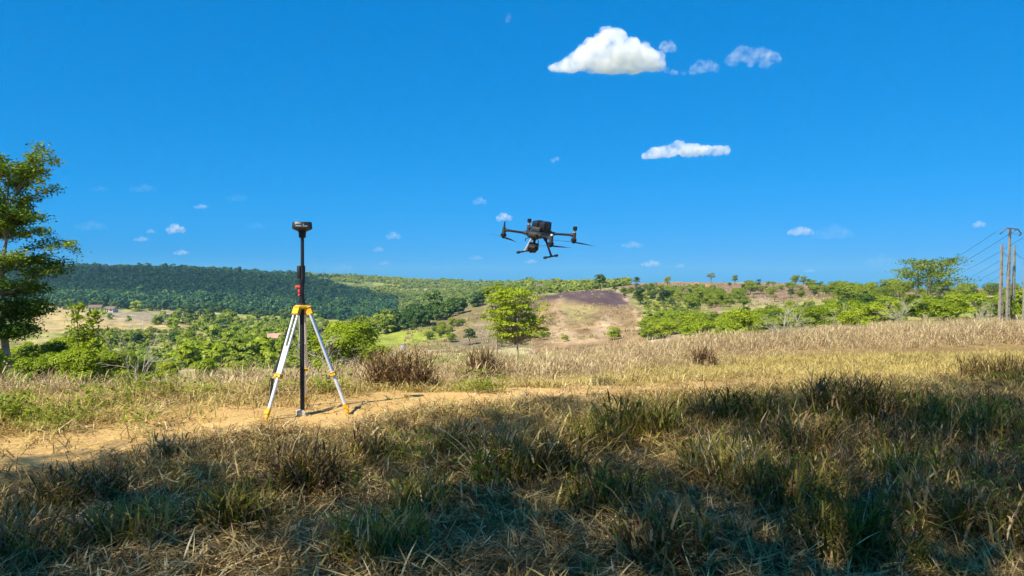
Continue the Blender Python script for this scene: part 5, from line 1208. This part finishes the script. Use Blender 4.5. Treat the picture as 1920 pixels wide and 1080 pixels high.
for px, py, h, lb in ((243, 626, 4.3, 'leftmost white post of the row in the dry valley field'), (262, 617, 5.0, 'tall white post at the near end of the field track'), (268, 619, 3.7, 'white post just right of the tall one by the field track'), (281, 606, 5.6, 'white post at the corner of the dark field'), (291, 602, 5.0, 'white post before the grey-green trees by the field'), (296, 597, 5.6, 'white post at the back of the field, farthest right'), (304, 592, 5.6, 'white post among the trees at the forest foot')):
    x, y, z = ground_at(px, py, 200); m = MB(); m.loft([[(-.2, -.15, -.4), (.2, -.15, -.4), (.2, .15, -.4), (-.2, .15, -.4)], [(-.13, -.1, h), (.13, -.1, h), (.13, .1, h), (-.13, .1, h)]]); m.box((0, -.1, h - .3), (1.5, .12, .12))
    o = m.build('field_post', 'white_wall', None, False); o.location = (x, y, z); tag(o, lb, 'post', 'white posts in the valley')

# -- shade trees behind the photographer; last two added to block blue sky light
def shade_tree(cx_, cy_, cz, rad, seed, lai, label, bx, by):
    r = np.random.default_rng(seed); z = h1(bx, by); e = empty('shade_tree', (bx, by, z)); off_ = np.array([cx_ - bx, cy_ - by, cz - z]); segs = []
    t0 = np.array([0, 0, -.3]); t1 = np.array([off_[0] * .4, off_[1] * .4, off_[2] * .6]); segs.append((t0, t1, .28, .2)); segs.append((t1, off_, .2, .08)); C = []
    n = int(rad * rad * 8); per = int(math.pi * rad * rad * lai / .0052 / n)
    for k in range(n):
        a = r.uniform(0, 6.283); q = math.sqrt(r.uniform(0, 1)); zz = r.uniform(-.3, .45) * math.sqrt(max(.1, 1 - q * q * .8))
        lc = off_ + np.array([rad * q * math.cos(a), rad * q * math.sin(a), zz * rad])
        if k % 2 == 0: segs.append((t1 + (off_ - t1) * r.uniform(0, 1), lc, .04, .008))
        C.append(lc + r.normal(0, 1, (per, 3)) * np.array([.36, .36, .25]))
    c = np.concatenate(C); V, Q = leaf_quads(c, r.normal(0, .6, (len(c), 3)) + np.array([0, 0, .7]), .135 * r.uniform(.6, 1.3, len(c)), .55, r)
    link('crown', np_mesh('crown', V, Q, False, {'rnd': ('FACE', 'FLOAT', r.uniform(0, 1, len(c)))}), e, M['leaf_canopy'])
    TV, TQ = tube_mesh_parts(segs, 5); link('trunk', np_mesh('trunk', TV, TQ, True), e, M['bark_dark'])
    tag(e, label, 'tree', 'shade trees behind the photographer')
for gx, gy, z_, rad, seed, lai, lb in ((-1.6, 3.4, 11.0, 3.0, 1, 1.8, 'leafy tree behind the photographer shading the foreground middle'), (2.4, 4.9, 11.0, 3.2, 2, 1.85, 'leafy tree over the photographer shading the right foreground'),
                                  (7.4, 6.2, 11.0, 3.5, 3, 2.0, 'leafy tree right of the photographer shading the right edge'), (-4.9, 1.4, 11.0, 3.0, 4, 1.9, 'leafy tree far left behind the photographer'), (12.2, 9.6, 11.0, 3.5, 6, 1.9, 'leafy tree far right beside the photographer'),
                                  (1.0, -1.0, 11.5, 3.6, 8, 1.6, 'added unseen tree well behind the photographer, blocking sky light'), (6.5, 0.0, 11.5, 3.6, 9, 1.6, 'added unseen tree behind on the right, blocking sky light')):
    a, b = off(gx, gy, z_); shade_tree(a, b, z_, rad, seed, lai, lb, a - .3, b - 2.5)

# ------------------------------------------------------------------ air
def haze():
    m, N, L = new_mat('haze_air'); out = N.new('ShaderNodeOutputMaterial'); v = N.new('ShaderNodeVolumePrincipled')
    v.inputs['Color'].default_value = (.34, .68, 1.0, 1); v.inputs['Density'].default_value = .00009; v.inputs['Anisotropy'].default_value = 0.0
    L.new(v.outputs[0], out.inputs['Volume'])
    o = MB().box((0, 0, -25), (10100, 10100, 190)).build('haze', m, None, False)
    tag(o, 'thin bluish air over the valley and the hills', 'haze', kind='stuff')
haze()
